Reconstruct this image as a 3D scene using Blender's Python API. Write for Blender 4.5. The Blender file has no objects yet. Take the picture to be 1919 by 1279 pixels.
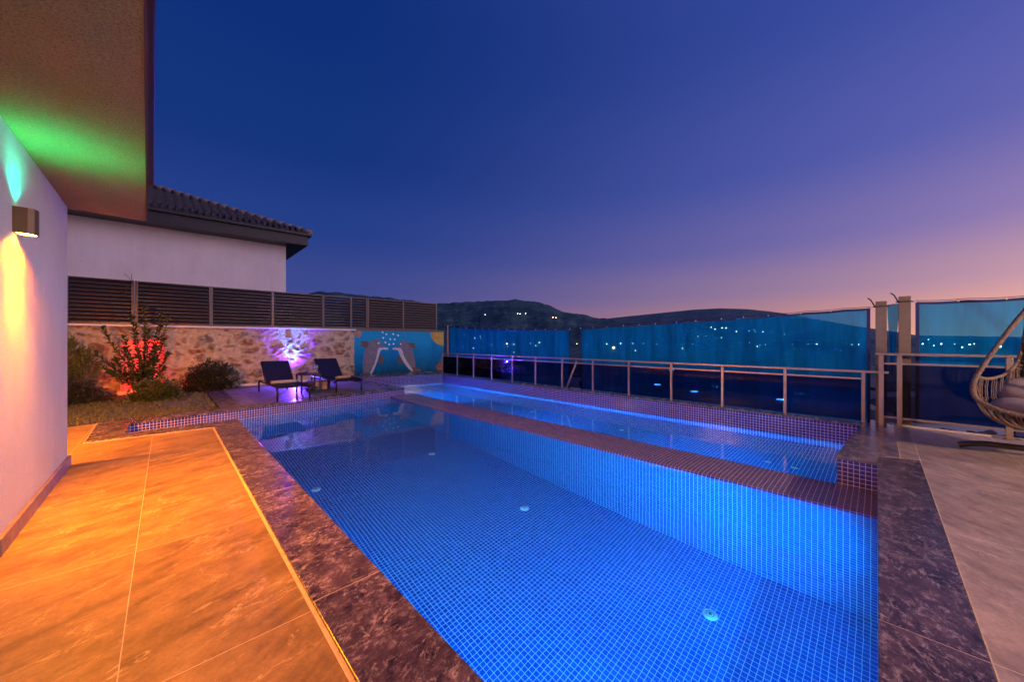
import bpy, math, random
from mathutils import Vector, Matrix, noise
random.seed(7)
R = math.radians
C = bpy.context.scene.collection

# ------------------------------------------------------------------ camera
YAW = 45.8
cam_d = bpy.data.cameras.new("camera")
cam = bpy.data.objects.new("camera", cam_d)
C.objects.link(cam)
bpy.context.scene.camera = cam
cam_d.sensor_width = 36.0
cam_d.lens = 667.0 / 1919.0 * 36.0
cam_d.clip_start = 0.02
cam_d.clip_end = 9000
cam.location = (0, 0, 1.25)
cam.rotation_euler = (R(90), 0, R(YAW - 90))

# ------------------------------------------------------------------ sky
w = bpy.data.worlds.new("World")
bpy.context.scene.world = w
w.use_nodes = True
nt = w.node_tree
nt.nodes.clear()


def srgb(r, g, b):
    f = lambda c: c / 12.92 if c <= 0.04045 else ((c + 0.055) / 1.055) ** 2.4
    return (f(r / 255), f(g / 255), f(b / 255), 1)


def N(t, kind, **kw):
    n = t.nodes.new(kind)
    for k, v in kw.items():
        setattr(n, k, v)
    return n


def ramp(t, stops, interp='LINEAR'):
    n = t.nodes.new('ShaderNodeValToRGB')
    cr = n.color_ramp
    cr.interpolation = interp
    while len(cr.elements) < len(stops):
        cr.elements.new(0.5)
    for e, (p, c) in zip(cr.elements, stops):
        e.position = p
        e.color = c
    return n


def math_n(t, op, a=None, b=None, c=None, clamp=False):
    n = t.nodes.new('ShaderNodeMath')
    n.operation = op
    n.use_clamp = clamp
    for i, v in enumerate((a, b, c)):
        if v is None:
            continue
        if isinstance(v, (int, float)):
            n.inputs[i].default_value = v
        else:
            t.links.new(v, n.inputs[i])
    return n.outputs[0]


def mixc(t, fac, a, b, mode='MIX'):
    n = t.nodes.new('ShaderNodeMix')
    n.data_type = 'RGBA'
    n.blend_type = mode
    for sock, v in ((n.inputs['Factor'], fac), (n.inputs[6], a), (n.inputs[7], b)):
        if isinstance(v, (int, float)):
            sock.default_value = v
        elif isinstance(v, tuple):
            sock.default_value = v
        else:
            t.links.new(v, sock)
    return n.outputs[2]


tc = N(nt, 'ShaderNodeTexCoord')
sep = N(nt, 'ShaderNodeSeparateXYZ')
nt.links.new(tc.outputs['Generated'], sep.inputs[0])
x, y, z = sep.outputs
hl = math_n(nt, 'SQRT', math_n(nt, 'ADD', math_n(nt, 'MULTIPLY', x, x), math_n(nt, 'MULTIPLY', y, y)))
hl = math_n(nt, 'MAXIMUM', hl, 0.0001)
SA = -38.0   # azimuth of the afterglow (world degrees)
sx, sy = math.cos(R(SA)), math.sin(R(SA))
dot = math_n(nt, 'DIVIDE', math_n(nt, 'ADD', math_n(nt, 'MULTIPLY', x, sx), math_n(nt, 'MULTIPLY', y, sy)), hl)
# towards the afterglow 1, away from it 0
g = nt.nodes.new('ShaderNodeMapRange')
g.interpolation_type = 'LINEAR'
g.inputs['From Min'].default_value = -0.40
g.inputs['From Max'].default_value = 1.0
nt.links.new(dot, g.inputs['Value'])
zz = math_n(nt, 'MAXIMUM', z, 0.0)
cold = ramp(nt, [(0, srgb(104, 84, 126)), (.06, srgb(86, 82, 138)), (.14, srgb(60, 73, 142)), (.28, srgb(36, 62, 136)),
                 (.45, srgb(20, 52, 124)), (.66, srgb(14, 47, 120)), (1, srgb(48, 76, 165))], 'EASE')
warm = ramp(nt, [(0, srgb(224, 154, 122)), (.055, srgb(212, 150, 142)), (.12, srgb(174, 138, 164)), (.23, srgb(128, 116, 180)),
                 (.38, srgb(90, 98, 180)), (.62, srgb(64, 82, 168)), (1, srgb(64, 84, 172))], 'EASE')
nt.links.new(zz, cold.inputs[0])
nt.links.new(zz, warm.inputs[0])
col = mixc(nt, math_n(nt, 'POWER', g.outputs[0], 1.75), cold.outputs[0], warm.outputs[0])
# the afterglow itself, low over the horizon beyond the right edge
gl = math_n(nt, 'POWER', math_n(nt, 'MAXIMUM', dot, 0.0), 9.0)
gl = math_n(nt, 'MULTIPLY', gl, math_n(nt, 'EXPONENT', math_n(nt, 'MULTIPLY', zz, -7.0)))
glow = mixc(nt, 1.0, (1.25, .60, .34, 1), gl, 'MULTIPLY')
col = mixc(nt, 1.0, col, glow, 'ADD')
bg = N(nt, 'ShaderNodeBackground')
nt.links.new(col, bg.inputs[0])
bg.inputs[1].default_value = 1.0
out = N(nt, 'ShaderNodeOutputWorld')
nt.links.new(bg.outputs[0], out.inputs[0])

# broad last light of the afterglow
sd = bpy.data.lights.new("sun", 'SUN')
sd.energy = 1.2
sd.angle = R(50)
sd.color = (1.0, .72, .80)
sun = bpy.data.objects.new("sun", sd)
C.objects.link(sun)
sun.rotation_euler = Vector((math.cos(R(-56)), math.sin(R(-56)), .36)).to_track_quat('Z', 'Y').to_euler()

sc = bpy.context.scene
sc.view_settings.view_transform = 'Standard'
sc.view_settings.look = 'None'
sc.view_settings.exposure = 0.0
sc.view_settings.gamma = 1.0
sc.cycles.use_denoising = True
sc.cycles.caustics_reflective = False
sc.cycles.caustics_refractive = True
sc.cycles.max_bounces = 8
sc.cycles.diffuse_bounces = 3
sc.cycles.transparent_max_bounces = 16
sc.cycles.sample_clamp_indirect = 12.0


# ------------------------------------------------------------------ helpers
def tag(o, label=None, cat=None, group=None, kind=None):
    if label: o['label'] = label
    if cat: o['category'] = cat
    if group: o['group'] = group
    if kind: o['kind'] = kind
    return o


def empty(name, loc=(0, 0, 0), rz=0, **kw):
    o = bpy.data.objects.new(name, None)
    C.objects.link(o)
    o.location = loc
    o.rotation_euler = (0, 0, rz)
    o.empty_display_size = .1
    return tag(o, **kw)


class MB:
    """collects faces with uv in metres, builds one mesh object"""
    def __init__(s):
        s.v, s.f, s.uv, s.mi, s.sm = [], [], [], [], []

    def face(s, pts, uv=None, mi=0, smooth=False):
        b = len(s.v)
        s.v += [tuple(p) for p in pts]
        s.f.append(tuple(range(b, b + len(pts))))
        if uv is None:
            p = [Vector(q) for q in pts]
            e = (p[1] - p[0])
            L = e.length or 1
            e = e / L
            n = e.cross(p[-1] - p[0])
            n = n.normalized() if n.length else Vector((0, 0, 1))
            t = n.cross(e)
            uv = [((q - p[0]).dot(e), (q - p[0]).dot(t)) for q in p]
        s.uv += list(uv)
        s.mi.append(mi)
        s.sm.append(smooth)
        return s

    def box(s, x0, x1, y0, y1, z0, z1, mi=0, M=None):
        P = [Vector((a, b, c)) for c in (z0, z1) for b in (y0, y1) for a in (x0, x1)]
        if M is not None: P = [M @ p for p in P]
        for q in ((0, 2, 3, 1), (4, 5, 7, 6), (0, 1, 5, 4), (2, 6, 7, 3), (0, 4, 6, 2), (1, 3, 7, 5)):
            s.face([P[i] for i in q], mi=mi)
        return s

    def prism(s, poly, z0, z1, mi=0, bottom=True):
        n = len(poly)
        area = sum(poly[i][0] * poly[(i + 1) % n][1] - poly[(i + 1) % n][0] * poly[i][1] for i in range(n))
        if area < 0: poly = poly[::-1]
        s.face([(a, b, z1) for a, b in poly], uv=[(a, b) for a, b in poly], mi=mi)
        if bottom: s.face([(a, b, z0) for a, b in poly[::-1]], uv=[(a, b) for a, b in poly[::-1]], mi=mi)
        for i in range(n):
            a, b = poly[i], poly[(i + 1) % n]
            s.face([(a[0], a[1], z0), (b[0], b[1], z0), (b[0], b[1], z1), (a[0], a[1], z1)], mi=mi)
        return s

    def tube(s, pts, rad, seg=8, mi=0, cap=True, closed=False, flat=1.0):
        pts = [Vector(p) for p in pts]
        n = len(pts)
        rr = rad if isinstance(rad, (list, tuple)) else [rad] * n
        rings, prev = [], None
        for i, p in enumerate(pts):
            if closed: t = pts[(i + 1) % n] - pts[i - 1]
            elif i == 0: t = pts[1] - pts[0]
            elif i == n - 1: t = pts[-1] - pts[-2]
            else: t = pts[i + 1] - pts[i - 1]
            t = t.normalized() if t.length > 1e-9 else Vector((0, 0, 1))
            if prev is None:
                a = Vector((0, 0, 1)) if abs(t.z) < .9 else Vector((1, 0, 0))
                u = t.cross(a).normalized()
            else:
                u = (prev - t * prev.dot(t)).normalized()
            prev = u
            v = t.cross(u)
            rings.append([p + (u * math.cos(k * 2 * math.pi / seg) + v * math.sin(k * 2 * math.pi / seg) * flat) * rr[i] for k in range(seg)])
        b = len(s.v)
        for r in rings: s.v += [tuple(q) for q in r]
        ln = 0
        m = n if closed else n - 1
        for i in range(m):
            j = (i + 1) % n
            d = (pts[j] - pts[i]).length
            for k in range(seg):
                k2 = (k + 1) % seg
                s.f.append((b + i * seg + k, b + i * seg + k2, b + j * seg + k2, b + j * seg + k))
                s.uv += [(k / seg, ln), ((k + 1) / seg, ln), ((k + 1) / seg, ln + d), (k / seg, ln + d)]
                s.mi.append(mi)
                s.sm.append(True)
            ln += d
        if cap and not closed:
            s.f.append(tuple(b + k for k in range(seg))[::-1]); s.uv += [(0, 0)] * seg; s.mi.append(mi); s.sm.append(False)
            s.f.append(tuple(b + (n - 1) * seg + k for k in range(seg))); s.uv += [(0, 0)] * seg; s.mi.append(mi); s.sm.append(False)
        return s

    def lathe(s, prof, c=(0, 0, 0), seg=16, mi=0):
        b = len(s.v)
        for r, z in prof:
            for k in range(seg):
                a = 2 * math.pi * k / seg
                s.v.append((c[0] + r * math.cos(a), c[1] + r * math.sin(a), c[2] + z))
        for i in range(len(prof) - 1):
            for k in range(seg):
                k2 = (k + 1) % seg
                s.f.append((b + i * seg + k, b + i * seg + k2, b + (i + 1) * seg + k2, b + (i + 1) * seg + k))
                s.uv += [(0, 0)] * 4; s.mi.append(mi); s.sm.append(True)
        return s

    def build(s, name, mats, parent=None, bevel=0, col=None, **kw):
        me = bpy.data.meshes.new(name)
        me.from_pydata(s.v, [], s.f)
        ul = me.uv_layers.new(name="UVMap")
        for i, q in enumerate(s.uv): ul.data[i].uv = q
        for m in (mats if isinstance(mats, (list, tuple)) else [mats]): me.materials.append(m)
        me.polygons.foreach_set('material_index', s.mi)
        me.polygons.foreach_set('use_smooth', s.sm)
        if col:
            ca = me.color_attributes.new("Col", 'FLOAT_COLOR', 'POINT')
            for i, q in enumerate(col): ca.data[i].color = q
        me.update()
        o = bpy.data.objects.new(name, me)
        C.objects.link(o)
        if parent: o.parent = parent
        if bevel:
            import bmesh
            bm = bmesh.new(); bm.from_mesh(me)
            bmesh.ops.remove_doubles(bm, verts=bm.verts, dist=1e-5)
            bm.to_mesh(me); bm.free()
            b = o.modifiers.new("bevel", 'BEVEL')
            b.width = bevel; b.segments = 2; b.limit_method = 'ANGLE'; b.angle_limit = R(40)
        return tag(o, **kw)


def copy_tree(o, parent=None):
    c = o.copy()
    C.objects.link(c)
    if parent: c.parent = parent
    for ch in list(o.children): copy_tree(ch, c)
    return c


def light(name, kind, loc, energy, color, parent=None, aim=None, size=None, radius=.02, blend=.5, sx_=.1, sy_=.1):
    d = bpy.data.lights.new(name, kind)
    d.energy = energy
    d.color = color
    if kind in ('POINT', 'SPOT'): d.shadow_soft_size = radius
    if kind == 'SPOT':
        d.spot_size = R(size); d.spot_blend = blend
    if kind == 'AREA':
        d.shape = 'RECTANGLE'; d.size = sx_; d.size_y = sy_
    o = bpy.data.objects.new(name, d)
    C.objects.link(o)
    o.location = loc
    if aim is not None: o.rotation_euler = (-Vector(aim)).to_track_quat('Z', 'Y').to_euler()
    if parent: o.parent = parent
    return o


# ------------------------------------------------------------------ materials
def new_mat(name):
    m = bpy.data.materials.new(name)
    m.use_nodes = True
    t = m.node_tree
    p = t.nodes['Principled BSDF']
    return m, t, p


def lk(t, a, b): t.links.new(a, b)


def coord(t, kind='Object', scale=(1, 1, 1), rot=(0, 0, 0), loc=(0, 0, 0)):
    c = N(t, 'ShaderNodeTexCoord')
    m = N(t, 'ShaderNodeMapping')
    m.inputs['Scale'].default_value = scale
    m.inputs['Rotation'].default_value = rot
    m.inputs['Location'].default_value = loc
    lk(t, c.outputs[kind], m.inputs[0])
    return m.outputs[0]


def noise_n(t, vec, scale, detail=4, rough=.55, dist=0.0):
    n = N(t, 'ShaderNodeTexNoise')
    n.inputs['Scale'].default_value = scale
    n.inputs['Detail'].default_value = detail
    n.inputs['Roughness'].default_value = rough
    n.inputs['Distortion'].default_value = dist
    if vec is not None: lk(t, vec, n.inputs['Vector'])
    return n


def bump(t, p, h, strength=.3, dist=.01):
    b = N(t, 'ShaderNodeBump')
    b.inputs['Strength'].default_value = strength
    b.inputs['Distance'].default_value = dist
    lk(t, h, b.inputs['Height'])
    lk(t, b.outputs[0], p.inputs['Normal'])
    return b


def plain(name, c, rough=.5, metal=0.0, var=.12, vs=8.0, bs=0.0, bscale=60, spec=.5):
    m, t, p = new_mat(name)
    v = coord(t)
    n = noise_n(t, v, vs, 5)
    a = tuple(q * (1 - var) for q in c[:3]) + (1,)
    b = tuple(min(1, q * (1 + var)) for q in c[:3]) + (1,)
    rp = ramp(t, [(.3, a), (.7, b)])
    lk(t, n.outputs['Fac'], rp.inputs[0])
    lk(t, rp.outputs[0], p.inputs['Base Color'])
    p.inputs['Roughness'].default_value = rough
    p.inputs['Metallic'].default_value = metal
    p.inputs['Specular IOR Level'].default_value = spec
    if bs:
        n2 = noise_n(t, v, bscale, 3)
        bump(t, p, n2.outputs['Fac'], bs, .005)
    return m


def glow(name, c, s):
    m, t, p = new_mat(name)
    p.inputs['Base Color'].default_value = c
    p.inputs['Emission Color'].default_value = c
    p.inputs['Emission Strength'].default_value = s
    return m


def mosaic(name, c1, c2, grout, rough=.12, pitch=.0415, gsz=.0022):
    m, t, p = new_mat(name)
    v = coord(t, 'UV')
    br = N(t, 'ShaderNodeTexBrick')
    br.offset = 0.0
    br.squash = 1.0
    br.inputs['Scale'].default_value = 1
    br.inputs['Brick Width'].default_value = pitch
    br.inputs['Row Height'].default_value = pitch
    br.inputs['Mortar Size'].default_value = gsz
    br.inputs['Mortar Smooth'].default_value = .15
    br.inputs['Color1'].default_value = c1
    br.inputs['Color2'].default_value = c2
    br.inputs['Mortar'].default_value = grout
    lk(t, v, br.inputs['Vector'])
    n = noise_n(t, v, 14, 4)
    rp = ramp(t, [(.3, (.72, .72, .78, 1)), (.7, (1, 1, 1, 1))])
    lk(t, n.outputs['Fac'], rp.inputs[0])
    # grout soiling: broad, soft
    c = mixc(t, .8, br.outputs['Color'], rp.outputs[0], 'MULTIPLY')
    lk(t, c, p.inputs['Base Color'])
    rr = math_n(t, 'MULTIPLY_ADD', br.outputs['Fac'], .5, rough)
    lk(t, rr, p.inputs['Roughness'])
    inv = math_n(t, 'SUBTRACT', 1.0, br.outputs['Fac'])
    bump(t, p, inv, .5, .0015)
    return m


def marble(name, dark, mid, vein, joint, jw=1.2, jh=.6, off=(0, 0), vrot=.5, scale=1.0, rough=.3, stretch=(1.0, 3.0), jsz=.003, white=0.0, mott=.5):
    m, t, p = new_mat(name)
    br = N(t, 'ShaderNodeTexBrick')
    br.offset = 0.0
    br.inputs['Scale'].default_value = 1
    br.inputs['Brick Width'].default_value = jw
    br.inputs['Row Height'].default_value = jh
    br.inputs['Mortar Size'].default_value = jsz
    br.inputs['Mortar Smooth'].default_value = .3
    br.inputs['Color1'].default_value = (0, 0, 0, 1)
    br.inputs['Color2'].default_value = (1, 1, 1, 1)
    br.inputs['Mortar'].default_value = (.5, .5, .5, 1)
    lk(t, coord(t, 'Object', (1, 1, 1), (0, 0, 0), (off[0], off[1], 0)), br.inputs['Vector'])
    # every slab is cut from another piece of stone
    cmb = N(t, 'ShaderNodeCombineXYZ')
    lk(t, math_n(t, 'MULTIPLY', br.outputs['Color'], 17.0), cmb.inputs[2])

    def slab(scl, r_, lc=(0, 0, 0)):
        v_ = coord(t, 'Object', (1, 1, 1), (0, 0, r_))
        mp = N(t, 'ShaderNodeMapping')
        mp.inputs['Scale'].default_value = (scl[0], scl[1], 1)
        mp.inputs['Location'].default_value = lc
        lk(t, v_, mp.inputs[0])
        a_ = N(t, 'ShaderNodeVectorMath'); a_.operation = 'ADD'
        lk(t, mp.outputs[0], a_.inputs[0]); lk(t, cmb.outputs[0], a_.inputs[1])
        return a_.outputs[0]
    v = slab(stretch, vrot)
    n1 = noise_n(t, v, 1.7 * scale, 9, .70, .35)
    r1 = ramp(t, [(.34, dark), (.52, mid), (.70, tuple(min(1, q * 1.3) for q in mid[:3]) + (1,))])
    lk(t, n1.outputs['Fac'], r1.inputs[0])
    c = r1.outputs[0]
    # thin crossing veins, two directions
    for rr_, ls, sc_, wd, lo, st_ in ((vrot + .12, 3.1, 1.0, .012, .46, stretch), (vrot - .55, 8.3, .8, .007, .52, (stretch[0], stretch[1] * .6))):
        vv = slab(st_, rr_, (ls, 1.7, 0))
        n2 = noise_n(t, vv, sc_ * scale, 8, .62, .25)
        a = math_n(t, 'ABSOLUTE', math_n(t, 'SUBTRACT', n2.outputs['Fac'], .5))
        r2 = ramp(t, [(0, (1, 1, 1, 1)), (wd * .4, (.5, .5, .5, 1)), (wd, (0, 0, 0, 1))])
        lk(t, a, r2.inputs[0])
        n3 = noise_n(t, vv, 2.0 * scale, 5, .6)
        r3 = ramp(t, [(lo, (0, 0, 0, 1)), (lo + .14, (1, 1, 1, 1))])
        lk(t, n3.outputs['Fac'], r3.inputs[0])
        c = mixc(t, math_n(t, 'MULTIPLY', r2.outputs[0], r3.outputs[0]), c, vein)
    if white:
        n4 = noise_n(t, slab((1.0, 1.7), vrot + .3, (5, 2, 0)), 7.0 * scale, 10, .82, .3)
        r4 = ramp(t, [(.52, (0, 0, 0, 1)), (.59, (1, 1, 1, 1))])
        lk(t, n4.outputs['Fac'], r4.inputs[0])
        n5 = noise_n(t, slab((1, 1.6), vrot), 1.1 * scale, 6, .65)
        r5 = ramp(t, [(.40, (.10, .10, .10, 1)), (.54, (1, 1, 1, 1))])
        lk(t, n5.outputs['Fac'], r5.inputs[0])
        wf = math_n(t, 'MULTIPLY', math_n(t, 'MULTIPLY', r4.outputs[0], r5.outputs[0]), white)
        c = mixc(t, wf, c, vein)
    # cloudy mottling and fine grain
    n7 = noise_n(t, slab((1, 1), 0), 9, 7, .75)
    r7 = ramp(t, [(.34, (1 - mott,) * 3 + (1,)), (.62, (1.0, 1.0, 1.0, 1))])
    lk(t, n7.outputs['Fac'], r7.inputs[0])
    c = mixc(t, 1.0, c, r7.outputs[0], 'MULTIPLY')
    n6 = noise_n(t, coord(t), 90, 3)
    r6 = ramp(t, [(.3, (.74, .74, .74, 1)), (.7, (1.0, 1.0, 1.0, 1))])
    lk(t, n6.outputs['Fac'], r6.inputs[0])
    c = mixc(t, .7, c, r6.outputs[0], 'MULTIPLY')
    tone = ramp(t, [(0, (.84, .84, .86, 1)), (1, (1.06, 1.04, 1.0, 1))])
    lk(t, br.outputs['Color'], tone.inputs[0])
    c2 = mixc(t, 1.0, c, tone.outputs[0], 'MULTIPLY')
    c3 = mixc(t, br.outputs['Fac'], c2, joint)
    # dried water marks and foot dirt
    n8 = noise_n(t, coord(t), 1.3, 6, .7)
    r8 = ramp(t, [(.38, (.72, .70, .68, 1)), (.56, (1, 1, 1, 1))])
    lk(t, n8.outputs['Fac'], r8.inputs[0])
    c3 = mixc(t, .6, c3, r8.outputs[0], 'MULTIPLY')
    lk(t, c3, p.inputs['Base Color'])
    rr = math_n(t, 'MULTIPLY_ADD', n7.outputs['Fac'], .35, rough - .16)
    lk(t, rr, p.inputs['Roughness'])
    hh = math_n(t, 'SUBTRACT', math_n(t, 'ADD', math_n(t, 'MULTIPLY', n1.outputs['Fac'], .5), math_n(t, 'MULTIPLY', n7.outputs['Fac'], .3)), br.outputs['Fac'])
    bump(t, p, hh, .45, .005)
    return m


def stucco(name, c, bs=.5, scale=120, speck=.12):
    m, t, p = new_mat(name)
    v = coord(t)
    n = noise_n(t, v, 1.2, 5)
    rp = ramp(t, [(.3, tuple(q * .9 for q in c) + (1,)), (.7, tuple(c) + (1,))])
    lk(t, n.outputs['Fac'], rp.inputs[0])
    n2 = noise_n(t, v, scale, 4, .75)
    r2 = ramp(t, [(.32, (1 - 2 * speck,) * 3 + (1,)), (.62, (1, 1, 1, 1))])
    lk(t, n2.outputs['Fac'], r2.inputs[0])
    n3 = noise_n(t, coord(t, 'Object', (1, 1, .25)), 2.5, 6, .7)       # faint rain streaks and dirt
    r3 = ramp(t, [(.35, (.90, .89, .88, 1)), (.6, (1, 1, 1, 1))])
    lk(t, n3.outputs['Fac'], r3.inputs[0])
    c_ = mixc(t, 1.0, mixc(t, 1.0, rp.outputs[0], r2.outputs[0], 'MULTIPLY'), r3.outputs[0], 'MULTIPLY')
    lk(t, c_, p.inputs['Base Color'])
    p.inputs['Roughness'].default_value = .85
    bump(t, p, n2.outputs['Fac'], bs, .010)
    return m


M = {}
M['mosaic'] = mosaic('blue_glass_mosaic', (.005, .050, .33, 1), (.014, .095, .48, 1), (.80, .84, .80, 1))
M['mosaic_dark'] = mosaic('violet_blue_mosaic', (.03, .025, .24, 1), (.05, .045, .38, 1), (.85, .66, .70, 1))
M['mosaic_top'] = mosaic('plum_mosaic', (.075, .075, .17, 1), (.115, .105, .23, 1), (.56, .42, .46, 1), rough=.25)
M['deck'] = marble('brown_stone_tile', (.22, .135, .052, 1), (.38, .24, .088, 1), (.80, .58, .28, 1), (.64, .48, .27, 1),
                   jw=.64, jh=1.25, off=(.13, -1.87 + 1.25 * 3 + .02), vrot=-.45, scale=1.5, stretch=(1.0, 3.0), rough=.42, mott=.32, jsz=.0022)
M['deck_right'] = marble('grey_stone_tile', (.30, .215, .175, 1), (.50, .38, .30, 1), (.74, .64, .60, 1), (.74, .64, .54, 1),
                         jw=1.25, jh=.64, off=(.4, .2825), vrot=.95, scale=1.5, stretch=(3.4, 1.0), rough=.38, mott=.32, jsz=.0022)
M['lounge_tile'] = marble('lounge_stone_tile', (.13, .10, .11, 1), (.26, .21, .22, 1), (.55, .48, .48, 1), (.62, .55, .5, 1),
                          jw=.64, jh=1.25, off=(.0, .3), vrot=-.3, scale=1.0, rough=.5)
M['coping'] = marble('dark_marble', (.036, .022, .027, 1), (.13, .085, .098, 1), (.66, .55, .58, 1), (.50, .38, .28, 1),
                     jw=3.2, jh=1.62, off=(1.11, 1.335 + .02), vrot=-.6, scale=3.4, rough=.24, stretch=(1, 1.8), white=.8, mott=.6)
M['slab'] = marble('grey_violet_marble', (.11, .085, .095, 1), (.24, .19, .20, 1), (.55, .46, .46, 1), (.5, .4, .32, 1),
                   jw=9, jh=9, off=(2, 2), vrot=.9, scale=2.0, rough=.22, stretch=(3.5, 1), white=.4)
M['white_stucco'] = stucco('white_stucco', (.80, .74, .80))
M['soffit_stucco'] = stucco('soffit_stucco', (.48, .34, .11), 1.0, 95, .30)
M['house_plaster'] = stucco('plain_plaster', (.80, .73, .80), .2)
M['anthracite'] = plain('anthracite_metal', (.028, .026, .034), .45, .3)
M['fence_metal'] = plain('brown_fence_metal', (.075, .055, .055), .35, .5, spec=.6)
M['slat_shaded'] = plain('shadow_brown_blade', (.022, .016, .020), .5, .2)  # fence metal darkened: shade between the louvres is put into the colour
M['rail_metal'] = plain('champagne_rail_metal', (.47, .37, .31), .36, .75, var=.05)
M['post_metal'] = plain('taupe_post', (.20, .15, .125), .6, .0, var=.12)
M['lamp_amber_tint'] = plain('amber_tinted_metal', (.13, .075, .04), .4, .3)  # dark metal browned: amber glow from below is painted into its colour
M['cap'] = plain('white_marble_cap', (.72, .64, .66), .35, 0, var=.08, vs=3)
M['skirting'] = plain('brown_skirting_stone', (.20, .14, .12), .4, 0, var=.35, vs=14)
M['grout_strip'] = plain('sandy_grout', (.62, .48, .30), .8, 0, var=.2, vs=30)
M['tile_roof'] = plain('dark_roof_tile', (.045, .038, .045), .75, 0, var=.4, vs=6)
M['tile_pale'] = plain('pale_ridge_mortar', (.20, .165, .175), .8, 0, var=.3, vs=10)
M['lounger'] = plain('navy_sling_fabric', (.008, .008, .045), .8, 0, var=.1, bs=.3, bscale=300, spec=.25)
M['lounger_frame'] = plain('black_lounger_frame', (.018, .014, .020), .45, .2)
M['towel'] = plain('cream_towel', (.40, .33, .31), .95, 0, var=.1, bs=.6, bscale=180)
M['towel_gold'] = plain('golden_towel', (.52, .31, .13), .95, 0, var=.12, bs=.6, bscale=180)
M['crate'] = plain('dark_timber', (.07, .045, .04), .7, 0, var=.35, vs=20)
M['crate_pale'] = plain('pale_timber', (.52, .38, .33), .7, 0, var=.35, vs=12)
M['rope'] = plain('taupe_rope', (.20, .14, .11), .85, 0, var=.4, vs=40, bs=.8, bscale=130)
M['cushion'] = plain('mauve_grey_cushion', (.25, .20, .21), .95, 0, var=.12, vs=5, bs=.4, bscale=220)
M['dark_steel'] = plain('dark_steel_base', (.05, .045, .04), .45, .3)
M['drain'] = plain('white_plastic', (.78, .80, .82), .4, 0, var=.03)
M['dark_hole'] = plain('drain_hole', (.03, .05, .08), .6)
M['dark_glass'] = None
M['soil'] = plain('dark_soil', (.055, .038, .026), .95, 0, var=.3, bs=.5, bscale=30)
M['bark'] = plain('twig_bark', (.10, .065, .045), .9, 0, var=.3)
M['rubble'] = plain('rubble_stone', (.30, .20, .15), .9, 0, var=.5, vs=9, bs=.6, bscale=25)
M['pale_metal'] = plain('pale_edge_trim', (.66, .58, .54), .4, .1, var=.06)
M['black_rubber'] = plain('black_rubber', (.02, .018, .022), .6)


def leaf_mat(name, a, b):
    m, t, p = new_mat(name)
    g_ = N(t, 'ShaderNodeNewGeometry')
    rp = ramp(t, [(0, a), (1, b)])
    lk(t, g_.outputs['Random Per Island'], rp.inputs[0])
    lk(t, rp.outputs[0], p.inputs['Base Color'])
    p.inputs['Roughness'].default_value = .42
    tr = N(t, 'ShaderNodeBsdfTranslucent')
    lk(t, rp.outputs[0], tr.inputs[0])
    mx = N(t, 'ShaderNodeMixShader')
    mx.inputs[0].default_value = .25
    lk(t, p.outputs[0], mx.inputs[1]); lk(t, tr.outputs[0], mx.inputs[2])
    lk(t, mx.outputs[0], t.nodes['Material Output'].inputs[0])
    return m


M['leaf_gloss'] = leaf_mat('glossy_leaf', (.028, .045, .016, 1), (.10, .14, .045, 1))
M['leaf_dark'] = leaf_mat('dull_dark_leaf', (.03, .035, .022, 1), (.085, .085, .05, 1))
M['leaf_juniper'] = leaf_mat('juniper_spray', (.09, .12, .02, 1), (.22, .25, .05, 1))
M['leaf_box'] = leaf_mat('small_bright_leaf', (.06, .08, .02, 1), (.20, .21, .06, 1))
M['grass'] = leaf_mat('grass_blade', (.075, .08, .02, 1), (.19, .18, .05, 1))

# water
m, t, p = new_mat('pool_water')
t.nodes.remove(p)
gl_ = N(t, 'ShaderNodeBsdfGlass')
gl_.inputs['IOR'].default_value = 1.333
gl_.inputs['Roughness'].default_value = 0.0
gl_.inputs['Color'].default_value = (.90, .96, 1, 1)
nz = noise_n(t, coord(t, 'Object', (1, 1, 1)), 3.2, 3, .5)
b_ = N(t, 'ShaderNodeBump')
b_.inputs['Strength'].default_value = .10
b_.inputs['Distance'].default_value = .012
lk(t, nz.outputs['Fac'], b_.inputs['Height'])
lk(t, b_.outputs[0], gl_.inputs['Normal'])
lk(t, gl_.outputs[0], t.nodes['Material Output'].inputs[0])
M['water'] = m

# smoked railing glass
m, t, p = new_mat('smoked_glass')
t.nodes.remove(p)
tr = N(t, 'ShaderNodeBsdfTransparent'); tr.inputs[0].default_value = (.28, .36, .55, 1)
gs = N(t, 'ShaderNodeBsdfGlossy'); gs.inputs['Roughness'].default_value = .03; gs.inputs['Color'].default_value = (.8, .8, .9, 1)
fr = N(t, 'ShaderNodeFresnel'); fr.inputs[0].default_value = 1.35
mx = N(t, 'ShaderNodeMixShader')
lk(t, fr.outputs[0], mx.inputs[0]); lk(t, tr.outputs[0], mx.inputs[1]); lk(t, gs.outputs[0], mx.inputs[2])
lk(t, mx.outputs[0], t.nodes['Material Output'].inputs[0])
M['dark_glass'] = m

# clear glass
m, t, p = new_mat('clear_glass')
p.inputs['Base Color'].default_value = (.9, .92, .96, 1)
p.inputs['Roughness'].default_value = .03
p.inputs['Transmission Weight'].default_value = .85
M['clear_glass'] = m


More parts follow.
